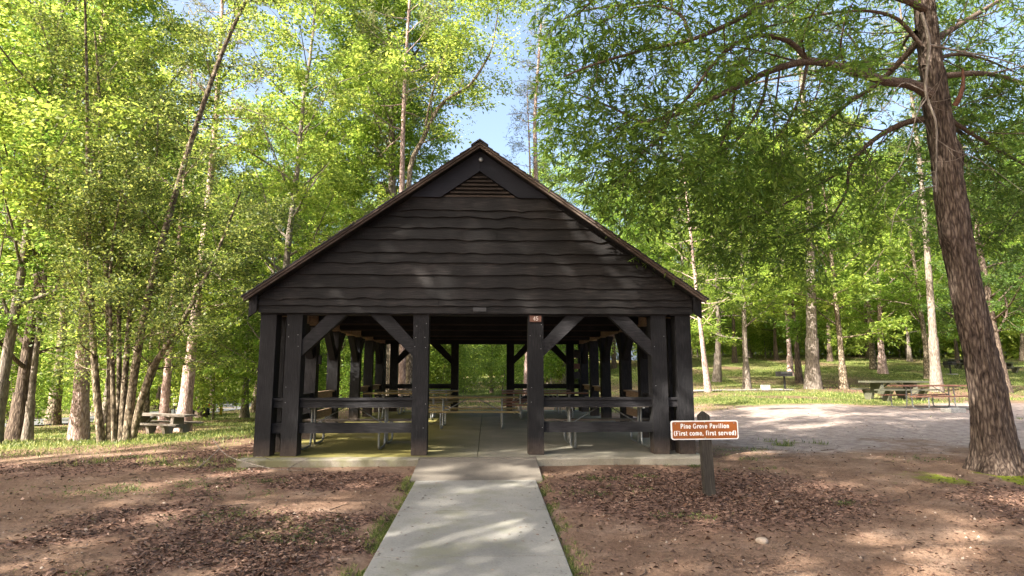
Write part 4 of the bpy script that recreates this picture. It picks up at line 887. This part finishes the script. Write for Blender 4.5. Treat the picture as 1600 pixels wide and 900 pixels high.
# bleached dead branches hanging by the trunk, short broken stub
T = Tubes()
for p, a, b_ in ((PT((1440, 20, 9.2), (1452, 70, 9.2), (1446, 140, 9.15), (1462, 190, 9.1), (1463, 240, 9.1), (1462, 300, 9.15)), .03, .01),
                 (PT((1452, 70, 9.2), (1500, 80, 9.2), (1560, 92, 9.3), (1610, 110, 9.4)), .018, .006),
                 (PT((1450, 150, 9.15), (1432, 180, 9.1), (1420, 230, 9.1), (1400, 270, 9.1), (1370, 300, 9.1)), .012, .004),
                 (PT((1450, 145, 9.15), (1410, 130, 9.1), (1385, 165, 9.1), (1350, 200, 9.1), (1335, 215, 9.1)), .01, .003),
                 (PT((1462, 290, 9.15), (1430, 300, 9.1), (1400, 330, 9.1), (1390, 380, 9.1)), .01, .003),
                 (PT((1460, 215, 9.1), (1490, 235, 9.2), (1530, 250, 9.3), (1600, 300, 9.3)), .01, .003)):
    T.add(spl(p, 20), np.linspace(a, b_, 20), 6)
    q = spl(p, 20)
    for k in range(6):
        i = rng.integers(4, 19); d = rng.normal(0, 1, 3); d[2] -= .4; d /= np.linalg.norm(d); T.add(spl([q[i], q[i] + d * .22, q[i] + d * .5 + rng.normal(0, .08, 3)], 6), np.linspace(.005, .002, 6), 4)
link('dead_branch', T.mesh('dead_branch'), M['bark_dead'], oak, True)
T = Tubes(); T.add(spl(PT((1492, 165, 9.6), (1500, 150, 9.5), (1505, 130, 9.45), (1504, 108, 9.4)), 10), np.linspace(.05, .02, 10) , 10); link('broken_stub', T.mesh('broken_stub'), plain('orange_torn_wood', (.12, .05, .028), .8, 0, .5, 25, .6), oak, True)

# ------------------------------------------------------------------ many-stemmed small-leaved tree on the left
rng = np.random.default_rng(5)
Y0 = 16.5; bx = at(187, 600, Y0).x; bz = h(bx, Y0)
ht = thing('many_stemmed_tree', 'many stemmed tree with mottled tan trunks fanning out beside the weathered picnic table', 'tree', (bx, Y0, bz))
def rootp(px, dy=0): p = at(px, 690, Y0 + dy); return (p.x, Y0 + dy, bz - .15)
stem_def = [
 ([(160, 0)], [(150, 600, 16.3), (143, 480, 16.2), (138, 330, 16.0), (136, 150, 15.8), (133, 0, 15.6)], 0.107, 0.027, 0.21),
 ([(173, .1)], [(173, 580, 16.5), (167, 430, 16.5), (158, 300, 16.5), (155, 150, 16.5), (148, 50, 16.6)], 0.115, 0.023, 0.32),
 ([(184, .3)], [(186, 600, 16.8), (187, 450, 17.0), (197, 310, 17.2), (215, 222, 17.3), (252, 150, 17.5), (300, 90, 17.7)], 0.082, 0.018, 0.28),
 ([(190, .1)], [(196, 580, 16.6), (208, 440, 16.8), (226, 340, 17), (243, 262, 17), (247, 180, 17)], 0.098, 0.018, 0.24),
 ([(197, -.1)], [(212, 570, 16.3), (237, 440, 16.0), (275, 300, 15.8), (312, 180, 15.6), (350, 75, 15.5), (390, -10, 15.4), (430, -90, 15.3)], 0.115, 0.036, 0.17),
 ([(203, 0)], [(232, 590, 16.2), (264, 535, 16.0), (303, 470, 15.8), (345, 380, 15.6), (376, 300, 15.5)], 0.107, 0.023, 0.21),
 ([(180, -.2)], [(176, 590, 16.2), (172, 450, 16.0), (180, 350, 15.8), (200, 260, 15.6)], 0.074, 0.018, 0.21),
 ([(200, .3)], [(250, 560, 17.6), (300, 440, 18), (360, 400, 18.3), (420, 330, 18.6)], 0.049, 0.018, 0.28),
]
stems = []
for rt_, up_, a, b_, s in stem_def: stems.append((spl([rootp(*rt_[0])] + PT(*up_), 26), a, b_, s, 0))
lv = [dict(n=24, L=2.4, ang=1.0, up=-.02, s0=.3, flat=.8, lift=.0, prof=lambda t: 1.1 - .55 * t, wander=.13, seg=6, rr=.28),
      dict(n=7, L=.85, ang=.8, up=-.02, s0=.15, flat=.7, wander=.15, seg=3, rr=.5)]
T, cr = grow(rng, stems, lv, dict(n=84, spread=.13, len=.075, asp=.52, tilt=.8, tan=.4, droop=-.05, flatz=.8), .006, (10, 5, 4, 3))
link('trunk', T.mesh('trunk'), M['bark_holly'], ht, True); link('crown', cr, M['leaf_h'], ht, True)

# ------------------------------------------------------------------ forked tall tree behind the roof
rng = np.random.default_rng(15)
def custom(name, label, Y, base, stem_def, lv, leaf, bark, lm, rmin=.012):
    x = at(base, 600, Y).x; t = thing(name, label, 'tree', (x, Y, h(x, Y))); st = []
    for pts, a, b_, s in stem_def:
        P = [((x, Y, h(x, Y) - .2) if p == 'b' else tuple(at(*p))) for p in pts]; st.append((spl(P, 24), a, b_, s, 0))
    T, cr = grow(rng, st, lv, leaf, rmin); link('trunk', T.mesh('trunk'), M[bark], t, True); link('crown', cr, M[lm], t, True); return t
LV = lambda n, L, n2=7, n3=5: [dict(n=n, L=L, ang=.95, up=.05, s0=.3, prof=lambda t: 1.1 - .5 * t, wander=.12, seg=6, rr=.35, lift=.1), dict(n=n2, L=L * .4, ang=.85, s0=.2, flat=.6, wander=.15, seg=4, rr=.5), dict(n=n3, L=.9, ang=.8, s0=.15, flat=.7, seg=2, wander=.15, rr=.5)]
custom('forked_tree', 'tall forked bright green tree rising behind the left slope of the roof', 30, 615,
       [(['b', (615, 420, 30), (613, 300, 30), (612, 160, 30)], .24, .17, .6), ([(612, 165, 30), (608, 80, 30), (603, 0, 30), (600, -90, 30)], .12, .04, .0), ([(612, 165, 30), (632, 110, 30), (655, 75, 30), (690, 25, 30), (730, -30, 30)], .11, .03, .0), ([(612, 240, 30), (590, 190, 29), (570, 110, 29), (560, 30, 29)], .07, .02, .1)],
       LV(9, 4.0), dict(n=34, spread=.2, len=.15, asp=.5, tilt=.6), 'bark_grey', 'leaf_g')
custom('sunlit_tree', 'pale limbed tree leaning right over the ridge with bare twig ends', 27, 640,
       [(['b', (642, 400, 27), (640, 270, 27), (662, 215, 27), (690, 162, 27), (735, 132, 27), (765, 85, 27)], .17, .05, .45), ([(735, 132, 27), (765, 85, 27), (775, 40, 27), (779, 10, 27)], .05, .02, .7), ([(662, 215, 27), (672, 160, 27), (690, 100, 27), (705, 50, 27)], .07, .02, .3)],
       LV(9, 2.6, 6, 4), dict(n=20, spread=.2, len=.14, asp=.5, tilt=.6), 'bark_holly', 'leaf_y')
custom('ragged_pine', 'thin reddish pine with sparse ragged branches against the open sky', 33, 836,
       [(['b', (838, 400, 33), (837, 270, 33), (836, 180, 33), (842, 90, 33), (846, 30, 33)], .2, .05, .55)],
       [dict(n=30, L=1.9, ang=1.3, up=.03, s0=.45, prof=lambda t: 1.1 - .6 * t, wander=.14, seg=5, rr=.3), dict(n=5, L=.7, ang=.8, s0=.3, seg=3, wander=.15, rr=.5)], dict(n=20, spread=.1, len=.18, asp=.16, tilt=1.2, droop=.1, flatz=.9), 'bark_pine', 'needle', .006)

# ------------------------------------------------------------------ individual trees one can tell apart
def tp(kind, name, label, px, Y, **k):
    return tree(kind, name, label, at(px, 600, Y).x, Y, **k)
# left
tp('broad_low2', 'leafy_tree', 'thick grey trunk at the extreme left edge of the lawn', -2, 17.5, thick=.7, rz=.3, leafm='leaf_y', sc=.95)
tp('broad_low', 'leafy_tree', 'dark double trunk just right of the leftmost tree', 36, 19.5, thick=1.15, rz=2.1, leafm='leaf_g', barkm='bark_dark', sc=.9)
tp('thin_tree', 'slim_tree', 'slim crooked trunk touching the dark double trunk on the left', 52, 19.0, thick=1.1, rz=1.1, leafm='leaf_y', sc=.9)
tp('pine_tall', 'pine_tree', 'broad pink barked pine directly left of the many stemmed tree', 131, 19.6, thick=.78, rz=.4, leafm='needle', barkm='bark_pine')
tp('pine_low', 'pine_tree', 'slim sunlit pine rising behind the middle of the weathered table', 260, 29, thick=.85, rz=1.4, leafm='leaf_y', barkm='bark_pine', sc=1.1)
tp('pine_tall', 'pine_tree', 'stout sunlit pine rising behind the right end of the weathered table', 291, 27.5, thick=.95, rz=2.2, leafm='needle', barkm='bark_pine')
tp('thin_tree', 'slim_tree', 'thin pale trunk left of the slim sunlit pine behind the table', 232, 31, thick=1.2, rz=.9, leafm='leaf_g', barkm='bark_holly')
tp('broad_low2', 'leafy_tree', 'dark trunk standing at the road edge left of the hydrant', 318, 46, thick=1.25, rz=3.1, leafm='leaf_g', barkm='bark_dark')
tp('broad_low', 'leafy_tree', 'leaning dark trunk on the far road bank above the hydrant', 333, 60, thick=1.3, rz=4.0, leafm='leaf_y', barkm='bark_dark')
tp('broad_low', 'leafy_tree', 'leafy tree with twin trunks between the hydrant and the pavilion', 385, 45, thick=1.2, rz=5.2, leafm='leaf_g', sc=.95)
# behind the pavilion
tp('pine_tall', 'pine_tree', 'pink pine trunk framed in the left rear bay of the pavilion', 631, 27.5, thick=.75, rz=.2, leafm='needle', barkm='bark_pine')
tp('broad_high', 'leafy_tree', 'brown trunk seen through the pavilion at the far left rear post', 604, 32, thick=.7, rz=.8, leafm='leaf_g', barkm='bark_holly')
tp('pine_tall', 'pine_tree', 'sunlit trunk seen just left of the front right inner post', 822, 33, thick=.8, rz=1.9, leafm='needle', barkm='bark_pine', sc=.72)
tp('thin_tree', 'slim_tree', 'thin dark trunk in the middle of the rear opening', 768, 40, thick=1.6, rz=2.7, leafm='leaf_g', barkm='bark_dark', sc=.6)
tp('broad_low', 'leafy_tree', 'grey trunk seen in the right rear bay below the braces', 884, 48, thick=1, rz=3.4, leafm='leaf_g')
tp('broad_high2', 'leafy_tree', 'tree with pale trunk poking above the middle of the left roof slope', 525, 34, thick=1.1, rz=4.4, leafm='leaf_y', barkm='bark_holly')
tp('broad_low', 'leafy_tree', 'broad yellow green tree above the left eave', 430, 35, thick=1, rz=5.5, leafm='leaf_y')
tp('broad_low2', 'leafy_tree', 'tall lime green tree closing the gap left of the forked one', 425, 27, thick=.8, rz=.9, leafm='leaf_y', sc=1.15)
# right of the pavilion
tp('pine_low', 'pine_tree', 'slender leaning trunk closest to the right eave of the pavilion', 1106, 31, thick=.8, rz=.6, leafm='leaf_g', barkm='bark_pine', sc=.9).rotation_euler = (0, R(-7), .6)
tp('pine_low', 'pine_tree', 'straight grey trunk second from the right eave with feathery boughs', 1120, 40, thick=1.2, rz=1.6, leafm='leaf_y', barkm='bark_grey')
tp('mid_tree', 'leafy_tree', 'forked grey tree standing alone left of the charred grill', 1167, 33, thick=1.0, rz=2.2, leafm='leaf_g', barkm='bark_grey', sc=.9)
tp('pine_tall', 'pine_tree', 'thickest straight pine trunk just right of the charred grill', 1270, 33.5, thick=1.28, rz=1.2, leafm='needle', barkm='bark_grey')
tp('mid_tree', 'leafy_tree', 'dark trunk directly behind the charred grill', 1249, 39, thick=.95, rz=3.6, leafm='leaf_g', barkm='bark_dark')
tp('thin_tree', 'slim_tree', 'slim trunk leftmost of the cluster behind the charred grill', 1236, 44, thick=1.6, rz=4.1, leafm='leaf_y', barkm='bark_pine', sc=1.1)
tp('mid_tree', 'leafy_tree', 'rough brown trunk flaring at its foot left of the dark damp table', 1318, 33, thick=1.0, rz=5.0, leafm='leaf_g', barkm='bark_holly', sc=.92)
tp('mid_tree', 'leafy_tree', 'sunlit grey trunk far behind the dark damp table', 1381, 46, thick=1.35, rz=.5, leafm='leaf_y', barkm='bark_pine')
tp('thin_tree', 'slim_tree', 'slim pale trunk just left of the sunlit one beyond the tables', 1367, 50, thick=1.8, rz=2.5, leafm='leaf_g', barkm='bark_holly', sc=1.2)
tp('pine_tall', 'pine_tree', 'grey purple pine trunk behind the end of the red brown table', 1463, 31, thick=.85, rz=3.0, leafm='needle', barkm='bark_grey')
tp('mid_tree', 'leafy_tree', 'pale trunk half hidden behind the grey purple pine', 1452, 42, thick=1.1, rz=4.6, leafm='leaf_g', barkm='bark_holly')
tp('broad_low2', 'leafy_tree', 'dense dark leafy tree filling the right edge beyond the oak', 1570, 30, thick=1.1, rz=1.8, leafm='leaf_d', barkm='bark_dark', sc=.85)

# ------------------------------------------------------------------ wood around: trees behind one another, saplings, bushes
rr = random.Random(21); kinds = ['broad_low', 'broad_low2', 'broad_high', 'broad_high2', 'pine_low']
def avoid(x, y): return (abs(x - CX) < 8 and y < 30)
spots = []
for (px, Y) in ((-60, 26), (30, 30), (95, 33), (165, 36), (60, 44), (215, 42), (150, 52), (300, 50), (440, 44), (480, 42), (390, 56), (560, 58), (500, 60), (585, 66), (-20, 60),
                (985, 60), (1010, 74), (1080, 66), (1180, 70), (1260, 74), (1340, 70), (1400, 76), (1520, 68), (1600, 60), (1660, 48), (1700, 62), (1500, 78), (250, 70), (100, 68), (1620, 70)):
    spots.append((px + rr.uniform(-12, 12), Y + rr.uniform(-2, 2)))
for k, (px, Y) in enumerate(spots):
    side = 'left' if px < 560 else ('mid' if px < 1040 else 'right')
    lb = {'left': 'tall leafy tree in the sunlit wood across the road on the left', 'mid': 'leafy tree in the wood far behind the pavilion', 'right': 'leafy tree in the wood at the top of the right hand lawn'}[side]
    kd = rr.choice(kinds[:4] if k % 5 else kinds); lm = rr.choice(['leaf_y', 'leaf_y', 'leaf_g'] if side == 'left' else ['leaf_g', 'leaf_y', 'leaf_y'])
    if 730 < px < 880: continue
    tp(kd, 'woodland_tree', lb, px, Y, sc=rr.uniform(.85, 1.1), thick=rr.uniform(.9, 1.2), rz=rr.uniform(0, 6.2), leafm=lm, barkm=rr.choice(['bark_grey', 'bark_dark', 'bark_holly']), group={'left': 'trees of the sunlit wood on the left', 'mid': 'trees of the wood behind the pavilion', 'right': 'trees of the wood above the right lawn'}[side])
for k in range(30):
    px = rr.uniform(-60, 1680); Y = rr.uniform(60, 76)
    if px < 420: Y = rr.choice([rr.uniform(36, 44), rr.uniform(50, 66)])
    elif px < 1050: Y = rr.uniform(46, 62)
    x = at(px, 600, Y).x
    if abs(x + 30) < 4.5 and Y < 80: x -= 8
    side = 'left' if px < 560 else ('mid' if px < 1040 else 'right')
    tree('sapling', 'sapling', {'left': 'leafy sapling in the undergrowth of the left wood', 'mid': 'leafy sapling in the undergrowth behind the pavilion', 'right': 'leafy sapling at the wood edge above the right lawn'}[side], x, Y, sc=rr.uniform(.8, 1.4), rz=rr.uniform(0, 6), leafm=rr.choice(['leaf_y', 'leaf_g', 'leaf_y']), barkm='bark_grey', group={'left': 'saplings in the left wood', 'mid': 'saplings behind the pavilion', 'right': 'saplings above the right lawn'}[side])
for k in range(34):
    px = 1060 + k * 19 + rr.uniform(-8, 8); Y = rr.uniform(66, 80)
    tp('sapling', 'sapling', 'leafy sapling at the wood edge above the right lawn', px, Y, sc=rr.uniform(1.1, 1.7), rz=rr.uniform(0, 6), leafm=rr.choice(['leaf_g', 'leaf_y']), barkm='bark_grey', group='saplings above the right lawn')
for k, (px, Y, lm) in enumerate(((1075, 52, 'leaf_y'), (1150, 58, 'leaf_y'), (1215, 62, 'leaf_y'), (1300, 60, 'leaf_y'), (1360, 64, 'leaf_g'), (1425, 60, 'leaf_y'), (1500, 52, 'leaf_g'), (1560, 56, 'leaf_y'), (1030, 56, 'leaf_g'), (960, 52, 'leaf_y'), (1640, 40, 'leaf_g'))):
    tp('mid_tree', 'woodland_tree', 'leafy tree in the wood at the top of the right hand lawn', px, Y, sc=rr.uniform(.9, 1.15), rz=rr.uniform(0, 6), leafm=lm, barkm=rr.choice(['bark_grey', 'bark_dark']), group='trees of the wood above the right lawn')
for k, (px, Y, s, lm) in enumerate(((704, 34, 1.05, 'leaf_y'), (724, 42, .8, 'leaf_y'), (685, 33, .9, 'leaf_g'), (660, 34, 1.1, 'leaf_y'), (855, 52, 1.9, 'leaf_y'), (650, 46, 1.9, 'leaf_y'), (785, 37, 1.0, 'leaf_y'), (815, 44, 1.6, 'leaf_g'), (880, 50, 1.9, 'leaf_g'), (910, 48, 1.6, 'leaf_y'), (20, 27, 1.3, 'leaf_g'), (90, 40, 1.5, 'leaf_y'), (560, 34, 1.2, 'leaf_g'), (590, 40, 1.6, 'leaf_y'), (480, 36, 1.3, 'leaf_g'), (790, 56, 1.8, 'leaf_g'), (830, 62, 1.8, 'leaf_y'))):
    lab = {'l': 'low leafy bush at the foot of the left wood', 'm': 'low leafy bush on the grass behind the pavilion'}['l' if px < 500 else 'm']
    tp('bush', 'bush', lab, px, Y, sc=s, rz=k * 1.3, leafm=lm, cat='bush', group={'l': 'bushes at the foot of the left wood', 'm': 'bushes behind the pavilion'}['l' if px < 500 else 'm'])
# trees around the viewpoint whose crowns shade the clearing
cps = [(x + rr.uniform(-.8, .8) + (1.5 if j % 2 else 0), y + rr.uniform(-.8, .8), rr.uniform(.92, 1.08), 'canopy') for j, y in enumerate((-5.5, .3)) for x in (-25.5, -20, -14.5, -9, -3.5, 2.0)] + [(-12.6, 6.0, .95, 'canopy'), (-11.5, -2.6, 1.0, 'canopy')]
for k, (x, y, s, kd) in enumerate(cps):
    rc = math.hypot(x, y)
    if rc < 6.5: x, y = x * 6.5 / rc, min(-.5, y * 6.5 / rc)      # keep the trunks well clear of the viewpoint
    tree(kd, 'canopy_tree', 'tall leafy tree standing around the viewpoint and shading the clearing', x, y, sc=s, rz=k * 1.7, leafm='leaf_d', barkm='bark_grey', group='trees standing around the viewpoint')

# far wood that reads as one mass
rg = np.random.default_rng(99); n = 230000
ang = rg.uniform(-1.15, 1.15, n); dist = rg.uniform(84, 112, n); X = np.sin(ang) * dist; Yy = np.cos(ang) * dist
top = 15 + 7 * fbm(ang * 9, dist * .06, 12); gap = np.exp(-((ang - .05) / .055) ** 2); top = top * (1 - .6 * gap)
Zz = rg.random(n) * top; Zz[:110000] = rg.random(110000) * 9 - .3; P = np.stack([X, Yy, H(X, Yy) + Zz], 1); P += rg.normal(0, .5, (n, 3))
keep = (fbm(ang * 40, Zz * .35, 44) > .40) | (Zz < 8); P = P[keep]; n = len(P)
Lh = rg.uniform(.35, .75, n)
fw_ = leafmesh('far_wood', P, rg.normal(0, 1, (n, 3)), np.array([0, -.4, 1.0]) + rg.normal(0, .6, (n, 3)), Lh, Lh * .6)
tag(link('far_wood', fw_, M['leaf_y']), 'distant mass of green woodland closing the view', 'woodland', kind='stuff')

# ------------------------------------------------------------------ leaf litter, grass, weeds
def scatter(n, x0, x1, y0, y1, pw, dens, seed):
    rg = np.random.default_rng(seed); u = rg.random(n); y = (y0 ** (1 - pw) + u * (y1 ** (1 - pw) - y0 ** (1 - pw))) ** (1 / (1 - pw)); x = rg.uniform(-1, 1, n) * 0
    half = .98 * y + 1; x = rg.uniform(-1, 1, n) * half; ok = (x > x0) & (x < x1)
    ok &= rg.random(n) < dens(x, y)
    ok &= ~((np.abs(x - PX) < .92) & (y < 10.6)) & ~((np.abs(x - PX) < 4.05) & (y > 10.5) & (y < 23.35))
    return x[ok], y[ok], rg
x, y, rg = scatter(210000, -14, 18, 3.6, 20, 1.6, lambda x, y: np.clip(masks(x, y)[1] ** 1.5, 0.012, 1), 3); n = len(x)
z = gz(x, y) + rg.uniform(.002, .022, n); a = rg.uniform(0, 6.28, n)
D = np.stack([np.cos(a), np.sin(a), rg.normal(.05, .25, n)], 1); Nn = np.array([0, 0, 1.0]) + rg.normal(0, .4, (n, 3)); Lh = rg.uniform(.022, .07, n)
tag(link('leaf_litter', leafmesh('leaf_litter', np.stack([x, y, z], 1), D, Nn, Lh, Lh * rg.uniform(.25, .55, n), .5, .35), M['litter']), 'brown fallen leaves strewn over the dirt', 'leaf litter', kind='stuff')
x, y, rg = scatter(190000, -14, 18, 3.6, 22, 1.7, lambda x, y: .25 + .75 * fbm(x * .9, y * .9, 66) ** 2, 23); n = len(x)
a = rg.uniform(0, 6.28, n); D = np.stack([np.cos(a), np.sin(a), rg.normal(.02, .1, n)], 1); Lh = rg.uniform(.012, .034, n)
tag(link('ground_debris', leafmesh('ground_debris', np.stack([x, y, gz(x, y) + .004], 1), D, np.array([0, 0, 1.0]) + rg.normal(0, .25, (n, 3)), Lh, Lh * rg.uniform(.2, .5, n), .5, .1), M['litter']), 'fine leaf crumbs and needles over the bare dirt', 'debris', kind='stuff')
# a few leaves on the slab and the path
rg = np.random.default_rng(8); n = 560; x = rg.uniform(-4, 3.7, n); y = rg.uniform(11.2, 22, n); z = np.full(n, .004)
m_ = 210; x[:m_] = PX + np.sign(rg.uniform(-1, 1, m_)) * .87 * rg.random(m_) ** .4; y[:m_] = rg.uniform(4, 9.2, m_); z[:m_] = pz(y[:m_]) + .016
a = rg.uniform(0, 6.28, n); Lh = rg.uniform(.02, .05, n)
tag(link('scattered_leaves', leafmesh('scattered_leaves', np.stack([x, y, z + .002], 1), np.stack([np.cos(a), np.sin(a), np.full(n, .1)], 1), np.array([0, 0, 1.0]) + rg.normal(0, .15, (n, 3)), Lh, Lh * .45), M['litter']), 'stray dry leaves on the slab and the path', 'leaf litter', kind='stuff')
def blades(name, x, y, rg, hmin, hmax, wd, m, label, cat, per=1, spread=.03):
    x = np.repeat(x, per) + rg.normal(0, spread, len(x) * per); y = np.repeat(y, per) + rg.normal(0, spread, len(y) * per); n = len(x)
    D = np.stack([rg.normal(0, .45, n), rg.normal(0, .45, n), np.ones(n)], 1); a = rg.uniform(0, 6.28, n); Nn = np.stack([np.cos(a), np.sin(a), np.full(n, .1)], 1)
    Lh = rg.uniform(hmin, hmax, n)
    return tag(link(name, leafmesh(name, np.stack([x, y, gz(x, y) - .005], 1), D, Nn, Lh, np.full(n, wd) if np.isscalar(wd) else wd, .35, .2), m), label, cat, kind='stuff')
x, y, rg = scatter(320000, -60, 60, 10, 75, 1.25, lambda x, y: masks(x, y)[0] ** 1.2, 13)
wd = np.clip(y * .0011, .012, .06); blades('lawn_grass', x, y, rg, .05, .13, wd, M['grass'], 'thin sunlit grass on the lawns around the pavilion', 'grass')
x, y, rg = scatter(26000, -12, 14, 3.6, 13, 1.2, lambda x, y: masks(x, y)[0] ** 2, 14)
blades('grass_tufts', x, y, rg, .03, .09, .007, M['grass'], 'green grass tufts in the dirt near the path', 'grass', 4, .03)
# grass along the path edges
rg = np.random.default_rng(31); n = 5200; s = np.where(rg.random(n) < .72, -1, 1); y = rg.uniform(4.2, 9.6, n); den = sst(.4, .8, fbm(y * 2.2, s * 3.0, 4) * 1.2); ok = rg.random(n) < den; s = s[ok]; y = y[ok]
x = PX + s * (.90 + np.abs(rg.normal(0, .075, len(y))))
blades('edge_grass', x, y, rg, .015, .065, .006, M['grass'], 'green grass fringe along the edges of the concrete path', 'grass', 4, .015)
# broad-leaved weeds as ragged ground cover
rg = np.random.default_rng(200); PP = []; DD = []; LL = []
pts_ = [(-2.0, 6.4, .22), (-1.75, 6.75, .15), (-4.2, 9.2, .35), (-4.9, 8.6, .4), (-4.15, 10.2, .15), (3.35, 10.3, .12), (4.6, 7.7, .1), (5.2, 12.2, .4), (4.4, 11.2, .35), (-6.5, 6.8, .5), (6.4, 5.2, .2), (2.3, 7.1, .15), (1.7, 8.4, .3), (-1.25, 6.2, .15), (-3.4, 5.4, .25), (-7.5, 8.6, .5), (-3.0, 7.4, .3)] + [(rg.uniform(-8, 8), rg.uniform(4.5, 12), rg.uniform(.1, .4)) for _ in range(26)]
for wx, wy, sp_ in pts_:
    if abs(wx - PX) < 1.25 or (abs(wx - CX) < 4.2 and wy > 10.4): continue
    n = int(60 + 420 * sp_); x = wx + rg.normal(0, sp_, n) * 1.3; y = wy + rg.normal(0, sp_ * .6, n); k_ = (fbm(x * 4, y * 4, 12) > .47) & (np.abs(x - PX) > .95); x = x[k_]; y = y[k_]; n = len(x)
    if n == 0: continue
    x = np.repeat(x, 4) + rg.normal(0, .015, 4 * n); y = np.repeat(y, 4) + rg.normal(0, .015, 4 * n); n *= 4
    PP.append(np.stack([x, y, gz(x, y) + rg.uniform(0, .035, n)], 1)); DD.append(np.stack([rg.normal(0, 1, n), rg.normal(0, 1, n), rg.uniform(.1, 1.3, n)], 1)); LL.append(rg.uniform(.012, .034, n))
P = np.concatenate(PP); D = np.concatenate(DD); L_ = np.concatenate(LL)
tag(link('low_weeds', leafmesh('low_weeds', P, D, np.array([0, 0, 1.0]) + rg.normal(0, .5, (len(P), 3)), L_, L_ * .45), M['weed']), 'ragged low green weeds creeping through the dirt and leaves', 'weeds', kind='stuff')
# small stones and pebbles trodden into the dirt
rg = np.random.default_rng(91); V = []; F = []; o_ = np.array([(1, 0, 0), (0, 1, 0), (-1, 0, 0), (0, -1, 0), (0, 0, 1), (.6, .6, .6)]); 
for k in range(900):
    yy = 3.8 + 16 * rg.random() ** 1.7; xx = rg.uniform(-.95, .95) * yy
    if abs(xx - PX) < 1.0 or (abs(xx - CX) < 4.2 and yy > 10.4): continue
    sz = rg.uniform(.006, .02); b0 = len(V); q = o_[:5] * sz * rg.uniform(.6, 1.3, (5, 3)) + np.array([xx, yy, float(gz(xx, yy))]); V += list(q)
    for e in range(4): F.append((b0 + e, b0 + (e + 1) % 4, b0 + 4))
tag(link('pebbles', arrmesh('pebbles', V, F), M['rock']), 'tiny pebbles trodden into the dirt', 'pebbles', kind='stuff')
# twigs on the ground
T = Tubes(); rg = np.random.default_rng(61)
for k in range(150):
    yy = 4 + 8 * rg.random() ** 1.3; xx = rg.uniform(-.9, .9) * yy
    if abs(xx - PX) < 1.3 or (abs(xx - CX) < 4.3 and yy > 10.3): continue
    a = rg.uniform(0, 6.28); L_ = rg.uniform(.08, .45); p = [(xx + math.cos(a) * L_ * t + rg.normal(0, .012), yy + math.sin(a) * L_ * t + rg.normal(0, .012)) for t in (0, .33, .66, 1)]
    T.add([(u, v, float(gz(u, v)) + .01) for u, v in p], np.linspace(.006, .003, 4), 5)
tag(link('fallen_twigs', T.mesh('fallen_twigs'), M['bark_limb']), 'fine fallen twigs scattered over the dirt', 'twigs', kind='stuff')
